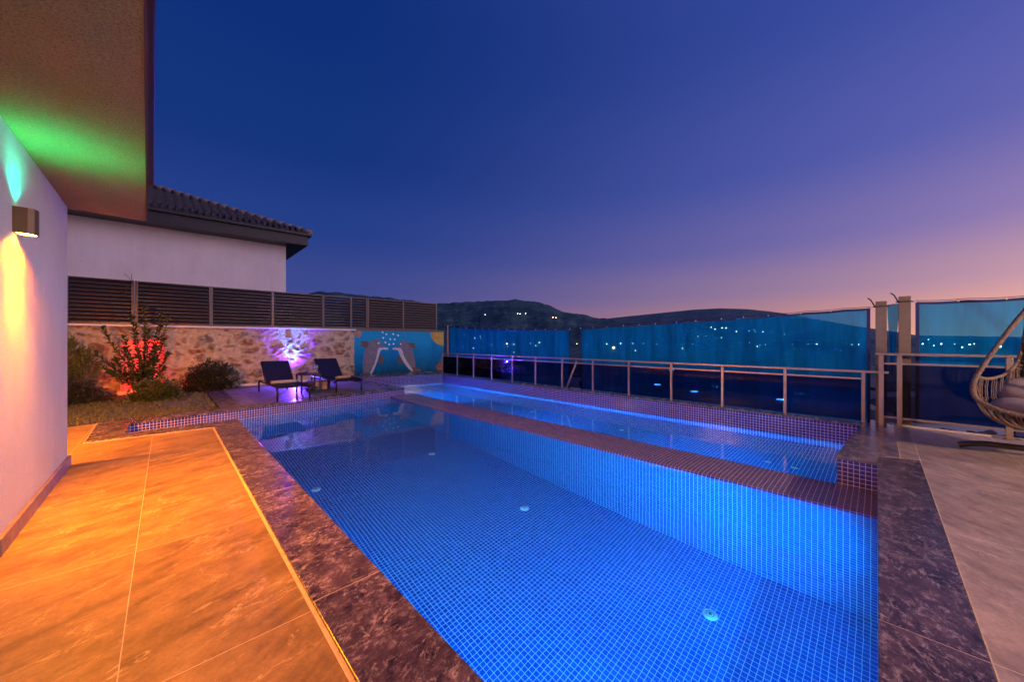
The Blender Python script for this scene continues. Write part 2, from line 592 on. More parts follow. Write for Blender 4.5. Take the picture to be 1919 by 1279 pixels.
def mesh_cloth(name, tint, diff, dens):
    m, t, p = new_mat(name)
    t.nodes.remove(p)
    tr = N(t, 'ShaderNodeBsdfTransparent'); tr.inputs[0].default_value = tint
    v = coord(t, 'UV')
    n = noise_n(t, coord(t, 'UV', (3.5, .35, 1)), 1.6, 4, .6)       # soft vertical streaks: light and shade of folds put into the colour
    rp = ramp(t, [(.38, tuple(q * .75 for q in diff[:3]) + (1,)), (.62, tuple(min(1, q * 1.25) for q in diff[:3]) + (1,))])
    lk(t, n.outputs['Fac'], rp.inputs[0])
    df = N(t, 'ShaderNodeBsdfDiffuse'); lk(t, rp.outputs[0], df.inputs[0])
    tl = N(t, 'ShaderNodeBsdfTranslucent'); lk(t, rp.outputs[0], tl.inputs[0])
    m1 = N(t, 'ShaderNodeMixShader'); m1.inputs[0].default_value = .5
    lk(t, df.outputs[0], m1.inputs[1]); lk(t, tl.outputs[0], m1.inputs[2])
    n2 = noise_n(t, v, 420, 2)
    fac = math_n(t, 'MULTIPLY_ADD', n2.outputs['Fac'], .5, dens - .25)
    m2 = N(t, 'ShaderNodeMixShader')
    lk(t, fac, m2.inputs[0]); lk(t, tr.outputs[0], m2.inputs[1]); lk(t, m1.outputs[0], m2.inputs[2])
    lk(t, m2.outputs[0], t.nodes['Material Output'].inputs[0])
    return m


M['screen'] = mesh_cloth('blue_shade_mesh', (.16, .58, .88, 1), (.002, .30, .72, 1), .56)
M['screen_hem'] = plain('navy_hem', (.02, .035, .16), .8)

M['soffit_stucco'].node_tree.nodes['Principled BSDF'].inputs['Specular IOR Level'].default_value = .15
M['deck'].node_tree.nodes['Principled BSDF'].inputs['Specular IOR Level'].default_value = .22
# ------------------------------------------------------------------ levels (metres)
ZW = -.205          # water
ZD = -.18           # top of the dividing wall
ZR = .11            # raised right terrace and far coping
FN = -1.95          # deep pool floor
FF = -.53           # shallow pool floor


def lounge_y(x): return 8.0 + .165 * (x + .4)


# ---------------------------------------------------------------- pool shell
near = [(.84, 0.0), (4.15, 0.0), (4.15, lounge_y(4.15)), (-.39, lounge_y(-.39)), (-.39, 7.13), (.82, 7.13)]
ylw = lounge_y(4.56)
far = [(4.82, .285), (6.85, .17), (6.85, 10.47), (4.40, 11.25), (4.56, ylw), (4.82, ylw)]


def walls(mb, poly, ztop, zbot, mi, skip=()):
    n = len(poly)
    for i in range(n):
        if i in skip: continue
        a, b = poly[i], poly[(i + 1) % n]
        L = math.hypot(b[0] - a[0], b[1] - a[1])
        zt = ztop[i] if isinstance(ztop, (list, tuple)) else ztop
        mb.face([(b[0], b[1], zbot), (a[0], a[1], zbot), (a[0], a[1], zt), (b[0], b[1], zt)],
                uv=[(L, zbot - zt), (0, zbot - zt), (0, 0), (L, 0)], mi=mi)


mb = MB()
walls(mb, near, [ZR - .03, ZD - .022, -.03, -.03, -.03, -.03], FN, 0)
mb.face([(a, b, FN) for a, b in near], uv=[(a - 4.15, b) for a, b in near])
mb.build('deep_pool_basin', [M['mosaic']], kind='structure')
mb = MB()
walls(mb, far, ZW, FF, 0)
mb.face([(a, b, FF) for a, b in far], uv=[(a - 4.82, b) for a, b in far])
walls(mb, far, [ZR - .03, ZR - .03, ZR - .001, -.03, ZD, ZD], ZW, 1, skip=(4, 5))
mb.build('shallow_pool_basin', [M['mosaic'], M['mosaic_dark']], kind='structure')
# violet band above the water of the deep pool at the lounge side sits 3 mm proud of the shell
mb = MB()
nx = [near[3], near[2], (4.562, lounge_y(4.562))]
L = math.hypot(near[2][0] - near[3][0], near[2][1] - near[3][1])
o_ = -.003
a, b = (near[3][0], near[3][1] + o_), (4.56, lounge_y(4.56) + o_)
L = math.hypot(b[0] - a[0], b[1] - a[1])
mb.face([(a[0], a[1], ZW - .0), (b[0], b[1], ZW), (b[0], b[1], -.031), (a[0], a[1], -.031)], uv=[(0, -.174), (L, -.174), (L, 0), (0, 0)])
mb.face([(4.563, ylw, ZW), (4.563, ylw + .45, ZW), (4.563, ylw + .45, -.031), (4.563, ylw, -.031)], uv=[(0, -.174), (.45, -.174), (.45, 0), (0, 0)])
# block under the corner slab
mb.face([(4.817, 0, ZD), (4.817, 0, ZR - .031), (4.817, .285, ZR - .031), (4.817, .285, ZD)], uv=[(0, -.26), (0, 0), (.285, 0), (.285, -.26)])
mb.build('mosaic_band', [M['mosaic_dark']], kind='structure')
# divider: solid wall between the two pools
mb = MB()
dv = [(4.148, 0.0), (4.8165, 0.0), (4.8165, ylw), (4.148, ylw - .06)]
mb.face([(4.128, 0, ZD), (4.8165, 0, ZD), (4.8165, ylw - .004, ZD), (4.128, lounge_y(4.128) - .004, ZD)],
        uv=[(0, 0), (.69, 0), (.69, ylw), (0, ylw)], mi=0)
mb.face([(4.128, lounge_y(4.128) - .004, ZD), (4.128, lounge_y(4.128) - .004, ZD - .022), (4.128, 0, ZD - .022), (4.128, 0, ZD)], mi=1,
        uv=[(ylw, 0), (ylw, -.0415), (0, -.0415), (0, 0)])
mb.face([(4.128, lounge_y(4.128) - .004, ZD - .022), (4.15, lounge_y(4.15) - .004, ZD - .022), (4.15, 0, ZD - .022), (4.128, 0, ZD - .022)], mi=1)
mb.build('pool_divider', [M['mosaic_top'], M['mosaic_dark']], kind='structure')
# water
mb = MB()
e = .001
mb.face([(a, b, ZW) for a, b in near])
mb.build('deep_pool_water', [M['water']], kind='structure')
mb = MB()
mb.face([(a, b, ZW) for a, b in far])
mb.build('shallow_pool_water', [M['water']], kind='structure')

# copings ------------------------------------------------------------
mb = MB()
mb.prism([(.505, -3), (.845, -3), (.825, 7.125), (.505, 6.78)], -.03, 0.0)            # along the house side
mb.prism([(.505, 6.78), (.825, 7.125), (-.385, 7.125), (-.72, 6.83)], -.03, 0.0)       # bay front
mb.prism([(-.72, 6.83), (-.385, 7.125), (-.385, lounge_y(-.385)), (-.74, lounge_y(-.74) + .3), (-.74, lounge_y(-.74))], -.03, 0.0)
mb.build('left_coping', [M['coping']], bevel=.004, kind='structure')
mb = MB()
mb.prism([(-.385, lounge_y(-.385) - .015), (4.575, ylw - .015), (4.575, ylw + .02), (4.42, 11.3), (4.1, 11.3), (4.25, lounge_y(4.25) + .33),
          (-.74, lounge_y(-.74) + .335), (-.74, lounge_y(-.74) + .30)], -.032, .002)
mb.build('lounge_coping', [M['coping']], bevel=.004, kind='structure')
mb = MB()
mb.prism([(.86, 0.0), (.86, -.28), (5.14, -.28), (5.05, -.01), (4.79, 0.0)], ZR - .03, ZR)
mb.build('right_coping', [M['coping']], bevel=.004, kind='structure')
mb = MB()
mb.prism([(4.79, .003), (5.048, -.007), (5.135, -.15), (7.04, -.15), (7.30, .0), (7.30, .155), (6.84, .155), (4.79, .295)], ZR - .034, ZR + .001)
mb.build('corner_slab', [M['slab']], bevel=.004, kind='structure')
mb = MB()
mb.prism([(6.83, .160), (7.30, .160), (7.30, 11.9), (6.83, 10.49)], ZR - .03, ZR)
mb.prism([(6.828, 10.47), (6.828, 12.3), (4.40, 12.3), (4.40, 11.24)], ZR - .031, ZR - .001)
mb.build('far_coping', [M['slab']], bevel=.004, kind='structure')
# decks ---------------------------------------------------------------
mb = MB()
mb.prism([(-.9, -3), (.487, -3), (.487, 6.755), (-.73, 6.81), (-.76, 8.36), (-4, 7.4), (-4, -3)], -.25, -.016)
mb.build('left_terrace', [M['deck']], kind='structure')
mb = MB()
mb.prism([(.487, -3), (.5045, -3), (.5045, 6.779), (-.7205, 6.829), (-.741, 8.37), (-.76, 8.36), (-.73, 6.81), (.487, 6.755)], -.2, -.012)
mb.build('grout_strip', [M['grout_strip']], kind='structure')
mb = MB()
mb.prism([(.86, -.285), (5.13, -.285), (5.11, -.145), (5.13, -.155), (7.05, -.155), (7.05, -7), (.86, -7)], -.25, ZR - .003)
mb.build('right_terrace', [M['deck_right']], kind='structure')
mb = MB()
mb.prism([(5.112, -.150), (5.132, -.150), (7.05, -.150), (7.05, -.1545), (5.125, -.1545)], -.05, ZR)
mb.prism([(.86, -.2805), (5.12, -.2805), (5.12, -.2848), (.86, -.2848)], -.05, ZR - .001)
mb.build('terrace_joint', [M['grout_strip']], kind='structure')
mb = MB()
mb.prism([(.72, lounge_y(.72) + .33), (4.255, lounge_y(4.25) + .33), (4.10, 11.3), (4.10, 12.26), (.72, 12.3)], -.2, -.006)
mb.build('lounge_terrace', [M['lounge_tile']], kind='structure')
mb = MB()
mb.prism([(.72, 8.50), (1.05, 8.55), (1.05, 12.25), (.72, 12.25)], -.1, -.002)
mb.build('lounge_border', [M['coping']], kind='structure')
# retaining mass: outer faces of the plot (sits under everything, outside the basins)
mb = MB()
for q in ([(7.05, -7), (7.30, -7), (7.30, 12.6), (7.05, 12.6)],):
    mb.prism(q, -4.5, ZR - .036)
mb.build('retaining_edge', [M['rubble']], kind='structure')
# soil of the bed
mb = MB()
mb.prism([(-6, 7.0), (-4, 7.41), (-.775, 8.38), (-.745, 8.40), (.715, 8.52), (.715, 12.7), (-6, 12.9)], -.3, -.03)
mb.build('garden_soil', [M['soil']], kind='structure')

# lawn blades
mb = MB()
for i in range(26000):
    gx = random.uniform(-4, .70)
    gy = random.uniform(8.42 + max(0, .25 * (gx + .75)) * .4, 12.2)
    lim = 7.45 + .285 * (gx + 4) + .12 if gx < -.775 else 8.42 + .14 * max(0, gx + .74)
    if gx < -.775: gy = random.uniform(lim, 12.3)
    if gy < lim: continue
    if gy > 11.6 and random.random() < .6: continue
    h = random.uniform(.02, .05)
    a = random.uniform(0, 6.28)
    dx, dy = math.cos(a) * .006, math.sin(a) * .006
    lx, ly = random.uniform(-.02, .02), random.uniform(-.02, .02)
    mb.v += [(gx - dx, gy - dy, -.032), (gx + dx, gy + dy, -.032), (gx + lx, gy + ly, -.03 + h)]
    b = len(mb.v) - 3
    mb.f.append((b, b + 1, b + 2)); mb.uv += [(0, 0)] * 3; mb.mi.append(0); mb.sm.append(False)
mb.build('lawn', [M['grass']], kind='stuff', label='short dry lawn between stone wall and pool', cat='grass')

# ---------------------------------------------------------------- house at the left
hs = empty('house', (-.71, 5.72, 0), label='white stuccoed house wall with deep soffit, lit green and orange', cat='house')
hx, hy = -.71, 5.72


def loc(mbx, o):   # shift mesh into parent's frame
    mbx.v = [(a - o.location.x, b - o.location.y, c - o.location.z) for a, b, c in mbx.v]
    return mbx


mb = MB()
mb.box(-5, -.715, 3.60, 5.72, -.1, 2.61)
mb.box(-5, -.86, -3, 3.598, -.1, 2.61)
loc(mb, hs).build('wall', [M['white_stucco']], hs)
mb = MB()
mb.box(-.714, -.69, 3.585, 5.735, -.016, .085)
mb.box(-5, -.7142, 5.721, 5.735, -.016, .085)
mb.box(-.858, -.7142, 3.585, 3.599, -.016, .085)
mb.box(-.859, -.838, -3, 3.584, -.016, .085)
loc(mb, hs).build('skirting', [M['skirting']], hs, bevel=.002)
mb = MB()
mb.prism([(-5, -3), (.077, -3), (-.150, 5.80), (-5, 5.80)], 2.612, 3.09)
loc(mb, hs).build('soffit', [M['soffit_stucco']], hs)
mb = MB()
mb.prism([(.066, -3), (.080, -3), (-.147, 5.812), (-.161, 5.812)], 2.603, 2.611)
loc(mb, hs).build('drip_trim', [M['anthracite']], hs)
mb = MB()
mb.prism([(-5, -3), (.075, -3), (-.103, 6.02), (-5, 6.02)], 3.095, 3.42)
loc(mb, hs).build('fascia', [M['anthracite']], hs, bevel=.006)
mb = MB()
mb.box(-5, -.71, -3, 5.72, 3.421, 6.2)
loc(mb, hs).build('upper_wall', [M['white_stucco']], hs)


def wall_lamp(x, y, z, label, face, pw=1.0, cone=124):
    """curved up-and-down box lamp; face = outward normal angle"""
    L_ = empty('wall_lamp', (x, y, z), face, label=label, cat='wall lamp', group='up and down wall lamps')
    b1 = MB()
    # D-shaped body, local +x points away from the wall
    prof = [(0.0, -.06), (.06, -.06), (.085, -.045), (.095, -.02), (.098, 0), (.095, .02), (.085, .045), (.06, .06), (0.0, .06)]
    n = len(prof)
    for i in range(n - 1):
        (a, b), (c, d) = prof[i], prof[i + 1]
        b1.face([(a, b, -.085), (c, d, -.085), (c, d, .085), (a, b, .085)])
        b1.face([(c * .93, d * .93, -.085), (a * .93, b * .93, -.085), (a * .93, b * .93, .085), (c * .93, d * .93, .085)])
        for zz_ in (-.085, .085):
            q = [(a, b, zz_), (c, d, zz_), (c * .93, d * .93, zz_), (a * .93, b * .93, zz_)]
            b1.face(q if zz_ > 0 else q[::-1])
    b1.box(0.0, .008, -.055, .055, -.084, .084)
    b1.build('lamp_body', [M['lamp_amber_tint']], L_)
    b2 = MB(); b2.lathe([(.0, 0), (.044, 0), (.044, -.01), (0, -.01)], (.046, 0, -.072))
    b2.build('bulb', [glow('amber_bulb', (1, .50, .08, 1), 20)], L_)
    b3 = MB(); b3.lathe([(.0, 0), (.03, 0), (.03, .01), (0, .01)], (.05, 0, .05))
    b3.build('bulb', [glow('green_bulb', (.06, 1, .42, 1), 6)], L_)
    light('lamp_light', 'SPOT', (.075, 0, -.095), 900 * pw, (1, .285, .0), L_, (.85, 0, -1), cone, .012, .8)
    light('lamp_light', 'SPOT', (.045, 0, -.092), 150 * pw, (1, .21, .0), L_, (.06, 0, -1), 150, .010, .5)
    light('lamp_light', 'SPOT', (.052, 0, .095), 36, (.0, 1, .55), L_, (.25, 0, 1), 135, .012, 1.0)
    return L_


wall_lamp(-.714, 3.97, 2.045, 'black wall lamp shining green up and orange down beside the camera', 0)
wall_lamp(-1.75, 5.722, 2.045, 'lamp round the far corner of the house, lighting the garden end', R(90), 1.7)

wall_lamp(-.859, .95, 2.045, 'third wall lamp on the set-back house wall, out of the frame', 0, .24, 92)
# warm lamp on the right terrace, out of frame
pl_ = empty('post_lamp', (3.9, -5.0, ZR), label='warm globe lamp on a thin post on the right terrace', cat='lamp')
mb = MB(); mb.tube([(0, 0, 0), (0, 0, 1.95)], .03, 10); mb.lathe([(.0, 0), (.11, 0), (.11, .02), (.03, .03)])
mb.build('post', [M['dark_steel']], pl_)
mb = MB(); mb.lathe([(.0, 1.95), (.06, 1.96), (.10, 2.02), (.11, 2.08), (.09, 2.15), (.0, 2.2)])
mb.build('globe', [glow('warm_globe', (1, .62, .28, 1), 5)], pl_)
light('lamp_light', 'POINT', (0, 0, 2.36), 1250, (1, .62, .40), pl_, radius=.14)

# ---------------------------------------------------------------- stone wall, niche, cap, mural
def wall_y(x): return 12.5 - .07 * (x - 1.3)


WX0, WX1, WT = -6.0, 4.54, 1.60
NX0, NX1, NZ0, NZ1 = -.75, -.03, .02, 1.27
sw = empty('stone_wall', (1.3, 12.5, 0), label='rough beige rubble stone wall under the louvre fence', cat='wall')
mb = MB(); cols = []
du, dvv = .027, .025
nu, nv = int((WX1 - WX0) / du), int((WT + .1) / dvv)
for j in range(nv + 1):
    for i in range(nu + 1):
        x_ = WX0 + (WX1 - WX0) * i / nu
        z_ = -.1 + (WT + .1) * j / nv
        q = Vector((x_ * 3.3, z_ * 4.6, 1.3))
        q += Vector((noise.noise(q * .9), noise.noise(q * .9 + Vector((9, 0, 0))), 0)) * .6
        ds, ps = noise.voronoi(q, distance_metric='DISTANCE')
        e1 = ds[1] - ds[0]
        rnd = noise.cell(ps[0] * 7.31 + Vector((.5, .5, .5)))
        rnd2 = noise.cell(ps[0] * 3.77 + Vector((5.5, 2.5, .5)))
        expo = .05 + .36 * (rnd * .5 + .5)                # how far mortar smears over the stone
        n1 = noise.fractal(Vector((x_ * 9, z_ * 9, 4)), .8, 2.1, 4)
        k = (e1 + .22 * n1 - expo) / .16
        k = max(0, min(1, k))
        rough = noise.fractal(Vector((x_ * 16, z_ * 16, 8)), .7, 2.2, 5)
        rock = noise.fractal(Vector((x_ * 7 + rnd * 9, z_ * 12, 2)), .6, 2.2, 4)
        h = .024 * rough + k * (.034 + .055 * rock) - .012 * (1 - k)
        h = max(-.035, min(.09, h))
        mo = Vector((.52, .395, .27)) * (1 + .28 * n1 + .15 * rough)
        if rnd2 > .6: st = Vector((.24, .10, .06))
        elif rnd2 > -.2: st = Vector((.28, .19, .13))
        else: st = Vector((.22, .18, .16))
        st = st * (1 + .9 * rock + .4 * rough)
        c_ = mo.lerp(st, k * .85)
        cols.append((max(.02, c_.x), max(.02, c_.y), max(.02, c_.z), 1))
        mb.v.append((x_ - 1.3, wall_y(x_) - h - 12.5, z_))
for j in range(nv):
    for i in range(nu):
        xm = WX0 + (WX1 - WX0) * (i + .5) / nu
        zm = -.1 + (WT + .1) * (j + .5) / nv
        if NX0 < xm < NX1 and NZ0 < zm < NZ1: continue
        a = j * (nu + 1) + i
        mb.f.append((a, a + 1, a + nu + 2, a + nu + 1)); mb.uv += [(0, 0)] * 4; mb.mi.append(0); mb.sm.append(True)
m, t, p = new_mat('rubble_and_mortar')
at = N(t, 'ShaderNodeAttribute'); at.attribute_name = 'Col'
nz = noise_n(t, coord(t), 60, 5, .7)
rp = ramp(t, [(.25, (.65, .62, .6, 1)), (.7, (1.1, 1.08, 1.05, 1))]); lk(t, nz.outputs['Fac'], rp.inputs[0])
lk(t, mixc(t, .8, at.outputs['Color'], rp.outputs[0], 'MULTIPLY'), p.inputs['Base Color'])
p.inputs['Roughness'].default_value = .9
bump(t, p, nz.outputs['Fac'], .6, .012)
M['stonewall'] = m
mb.build('stone_face', [m], sw, col=cols)
mb = MB()
# niche: a shallow plastered recess
for x_ in (NX0, NX1):
    pass
y0n, y1n = wall_y(NX0), wall_y(NX1)
yc = (y0n + y1n) / 2
mb.box(NX0 - .03, NX1 + .03, yc + .155, yc + .185, NZ0 - .03, NZ1 + .03)
mb.box(NX0 - .03, NX0 - .002, yc - .02, yc + .155, NZ0 - .03, NZ1 + .03)
mb.box(NX1 + .002, NX1 + .03, yc - .02, yc + .155, NZ0 - .03, NZ1 + .03)
mb.box(NX0 - .001, NX1 + .001, yc - .02, yc + .155, NZ1 + .002, NZ1 + .03)
mb.box(NX0 - .001, NX1 + .001, yc - .02, yc + .155, NZ0 - .03, NZ0 - .002)
mb.v = [(a - 1.3, b - 12.5, c) for a, b, c in mb.v]
mb.build('niche', [stucco('panel_plaster', (.62, .38, .33), .8, 30)], sw, label='shallow plastered niche glowing red behind the shrub')
mb = MB()
mb.box(NX0 - .07, NX1 + .07, 12.40, 12.60, -.03, .055)
mb.box(NX0 - .02, NX1 + .02, 12.43, 12.60, -.08, -.03)
mb.v = [(a - 1.3, b - 12.5, c) for a, b, c in mb.v]
mb.build('ledge', [M['cap']], sw, bevel=.006)
mb = MB()
a0, a1 = wall_y(WX0), wall_y(WX1 + .03)
mb.prism([(WX0, a0 - .07), (WX1 + .03, a1 - .07), (WX1 + .03, a1 + .22), (WX0, a0 + .22)], 1.60, 1.645)
mb.v = [(a - 1.3, b - 12.5, c) for a, b, c in mb.v]
mb.build('wall_cap', [M['cap']], sw, bevel=.005)
mb = MB()
for xa_, xb_, za_, zb_ in ((WX0, NX0 - .035, -.3, 1.599), (NX1 + .035, WX1, -.3, 1.599), (NX0 - .034, NX1 + .034, NZ1 + .035, 1.599), (NX0 - .034, NX1 + .034, -.3, NZ0 - .035)):
    mb.prism([(xa_, wall_y(xa_) + .06), (xb_, wall_y(xb_) + .06), (xb_, wall_y(xb_) + .25), (xa_, wall_y(xa_) + .25)], za_, zb_)
mb.v = [(a - 1.3, b - 12.5, c) for a, b, c in mb.v]
mb.build('wall_core', [M['cap']], sw)
mb = MB()
mb.prism([(.73, 12.40), (4.5, 12.17), (4.5, 12.3), (.73, 12.6)], -.02, .045)
mb.v = [(a - 1.3, b - 12.5, c) for a, b, c in mb.v]
mb.build('foot_kerb', [M['cap']], sw, bevel=.005)

# mural wall: local frame u along wall, z up
mwx, mwy = 4.545, wall_y(4.545) + .02
mw_rz = math.atan(-.07)
mw = empty('painted_wall', (mwx, mwy, 0), mw_rz, label='blue sea mural wall with two painted dolphins and a sun', cat='mural wall')
m, t, p = new_mat('sea_paint')
sp_ = N(t, 'ShaderNodeSeparateXYZ'); lk(t, coord(t), sp_.inputs[0])
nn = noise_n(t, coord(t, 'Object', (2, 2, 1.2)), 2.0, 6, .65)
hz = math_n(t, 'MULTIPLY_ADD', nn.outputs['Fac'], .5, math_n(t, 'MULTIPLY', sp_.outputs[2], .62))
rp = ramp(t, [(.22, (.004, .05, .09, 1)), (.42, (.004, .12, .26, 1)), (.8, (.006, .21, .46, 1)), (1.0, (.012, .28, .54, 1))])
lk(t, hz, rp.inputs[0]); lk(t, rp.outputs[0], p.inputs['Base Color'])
p.inputs['Roughness'].default_value = .8
p.inputs['Specular IOR Level'].default_value = .15
bump(t, p, noise_n(t, coord(t), 50, 4).outputs['Fac'], .3, .005)
WLEN = 3.40
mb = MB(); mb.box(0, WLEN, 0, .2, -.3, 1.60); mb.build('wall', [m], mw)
mb = MB(); mb.box(-.0, WLEN + .02, -.012, .212, 1.602, 1.665); mb.build('coping_cap', [M['fence_metal']], mw)


def flat(name, polys, mat, parent, yo, label=None):
    b = MB()
    for P in polys:
        n = len(P)
        ar = sum(P[i][0] * P[(i + 1) % n][1] - P[(i + 1) % n][0] * P[i][1] for i in range(n))
        if ar < 0: P = P[::-1]
        b.face([(q[0], yo, q[1]) for q in P])
        for i in range(n):
            q, r_ = P[i], P[(i + 1) % n]
            b.face([(q[0], yo, q[1]), (q[0], 0.0, q[1]), (r_[0], 0.0, r_[1]), (r_[0], yo, r_[1])])
    return b.build(name, [mat], parent, label=label)


def smooth_poly(P, k=4):
    out = []
    n = len(P)
    for i in range(n):
        p0, p1, p2, p3 = [Vector(P[(i + j - 1) % n]) for j in range(4)]
        for s_ in range(k):
            tt = s_ / k
            out.append(tuple(.5 * ((2 * p1) + (-p0 + p2) * tt + (2 * p0 - 5 * p1 + 4 * p2 - p3) * tt ** 2 + (-p0 + 3 * p1 - 3 * p2 + p3) * tt ** 3)))
    return out


# pixel-measured mural converted to wall metres: u = f(px), z linear between top (1.60) and foot
DG = plain('dolphin_grey_paint', (.17, .15, .19), .7, 0, var=.25, vs=10)
DD = plain('dolphin_brown_paint', (.11, .075, .065), .7, 0, var=.3, vs=10)
DW = plain('dolphin_white_paint', (.55, .52, .60), .7, 0, var=.12, vs=10)
YL = plain('sun_yellow_paint', (.58, .36, .06), .7, 0, var=.2, vs=6)
OR = plain('rust_paint', (.28, .10, .06), .7, 0, var=.4, vs=9)
WH = plain('bubble_white_paint', (.8, .85, .9), .7, 0, var=.03)


def mural_pt(px, py):
    F_ = 667.0; A_ = R(YAW); c_, s_ = math.cos(A_), math.sin(A_)
    tt = (px - 959.5) / F_
    dx, dy = c_ + tt * s_, s_ - tt * c_
    d = (mwy + .07 * mwx) / (dy + .07 * dx)
    return (d * dx - mwx) / math.cos(mw_rz), 1.25 + (639.5 - py) / F_ * d


def cz(X, Y):      # from the enlarged study crop to the photograph's pixels
    return mural_pt(450 + X * 400 / 1827, 520 + Y * 280 / 1279)


body1 = [(1095, 560), (1150, 532), (1195, 540), (1215, 575), (1262, 600), (1258, 618), (1195, 612), (1170, 700), (1140, 780), (1118, 822), (1062, 822), (1050, 740), (1062, 660), (1078, 600)]
fin1 = [(1100, 556), (1060, 548), (1030, 552), (1045, 568), (1012, 585), (1050, 592), (1082, 612)]
belly1 = [(1262, 604), (1262, 620), (1205, 624), (1180, 700), (1150, 780), (1128, 822), (1112, 822), (1140, 760), (1165, 690), (1182, 612), (1215, 604)]
flip1 = [(1195, 655), (1215, 680), (1226, 715), (1218, 748), (1206, 725), (1200, 752), (1190, 735), (1180, 720)]
tail1 = [(1065, 818), (1115, 818), (1142, 840), (1138, 862), (1095, 856), (1050, 866), (1026, 850), (1035, 828)]
body2 = [(1360, 580), (1372, 552), (1405, 540), (1440, 552), (1470, 610), (1492, 690), (1500, 770), (1485, 790), (1462, 780), (1420, 720), (1385, 650), (1360, 620), (1310, 612), (1308, 600), (1345, 596)]
fin2 = [(1440, 560), (1468, 566), (1500, 566), (1490, 580), (1514, 604), (1485, 606), (1462, 602)]
belly2 = [(1308, 604), (1308, 620), (1350, 626), (1372, 680), (1415, 750), (1455, 795), (1480, 800), (1440, 740), (1405, 680), (1380, 612), (1340, 606)]
flip2 = [(1372, 668), (1352, 690), (1346, 735), (1358, 728), (1362, 752), (1374, 738), (1388, 750), (1392, 710)]
tail2 = [(1462, 780), (1495, 772), (1548, 790), (1540, 806), (1500, 806), (1490, 830), (1470, 826), (1465, 800)]
for bd, fn, bl, fl, tl, eye in ((body1, fin1, belly1, flip1, tail1, (1184, 565)), (body2, fin2, belly2, flip2, tail2, (1373, 571))):
    o = flat('painted_dolphin', [smooth_poly([cz(*q) for q in bd], 3)], DG, mw, -.004)
    flat('fin', [smooth_poly([cz(*q) for q in P], 3) for P in (fn, fl)], DD, o, -.0065)
    flat('belly', [smooth_poly([cz(*q) for q in bl], 3)], DW, o, -.009)
    flat('tail', [smooth_poly([cz(*q) for q in tl], 3)], DD, o, -.0075)
    ec = cz(*eye)
    flat('eye', [[(ec[0] + .03 * math.cos(a * .785), ec[1] + .03 * math.sin(a * .785)) for a in range(8)]], WH, o, -.0095)
bub = []
for q in ((1220, 472), (1252, 488), (1311, 487), (1352, 498), (1225, 520), (1285, 530), (1323, 532), (1244, 558), (1276, 576), (1313, 571)):
    c0 = cz(*q)
    rr_ = .032
    bub.append([(c0[0] + rr_ * math.cos(a * .7854), c0[1] + rr_ * math.sin(a * .7854)) for a in range(8)])
flat('painted_bubbles', bub, WH, mw, -.004)
c0 = cz(1739, 462); u1, z1 = cz(1622, 462)
sr = min(WLEN - .01, c0[0]) - u1
cx_ = WLEN - .02
sun_p = [(cx_, 1.595)]
for k in range(0, 25):
    a = math.pi + k * (math.pi / 2) / 24
    r_ = sr * (1.0 if k % 2 else .90)
    sun_p.append((cx_ + r_ * math.cos(a), 1.595 + r_ * math.sin(a) * .92))
flat('painted_sun', [sun_p], YL, mw, -.004)
fish = [[cz(*q) for q in ((1675, 770), (1700, 735), (1738, 735), (1742, 790), (1700, 795))]]
flat('painted_fish', [smooth_poly(fish[0], 3), [cz(*q) for q in ((1700, 720), (1740, 685), (1742, 728))]], OR, mw, -.004)
flat('painted_stone', [smooth_poly([cz(*q) for q in ((982, 462), (1035, 462), (1040, 490), (1020, 512), (985, 505))], 3)], plain('pink_brown_paint', (.32, .16, .12), .7, 0, var=.3), mw, -.004)

# ---------------------------------------------------------------- louvre fence
fc = empty('louvre_fence', (1.3, 12.6, 1.645), label='dark brown louvred metal fence on top of the stone and mural walls', cat='fence')
FXP = [-6.0, -4.4, -3.0, -1.62, -.549, .878, 2.269, 3.618, 4.456, 4.995, 6.275, 7.62]
fy = lambda x_: wall_y(x_) + .08
for i, x_ in enumerate(FXP):
    wide = i in (4, 9)
    hw = .05 if wide else .028
    mb = MB(); mb.box(x_ - hw, x_ - .004 if wide else x_ + hw, fy(x_) - .035, fy(x_) + .035, 1.648 + (.02 if x_ > 4.6 else 0), 2.73)
    if wide: mb.box(x_ + .004, x_ + hw, fy(x_) - .035, fy(x_) + .035, 1.648 + (.02 if x_ > 4.6 else 0), 2.73)
    mb.v = [(a - 1.3, b - 12.6, c - 1.645) for a, b, c in mb.v]
    mb.build('fence_post', [M['fence_metal']], fc, bevel=.003)
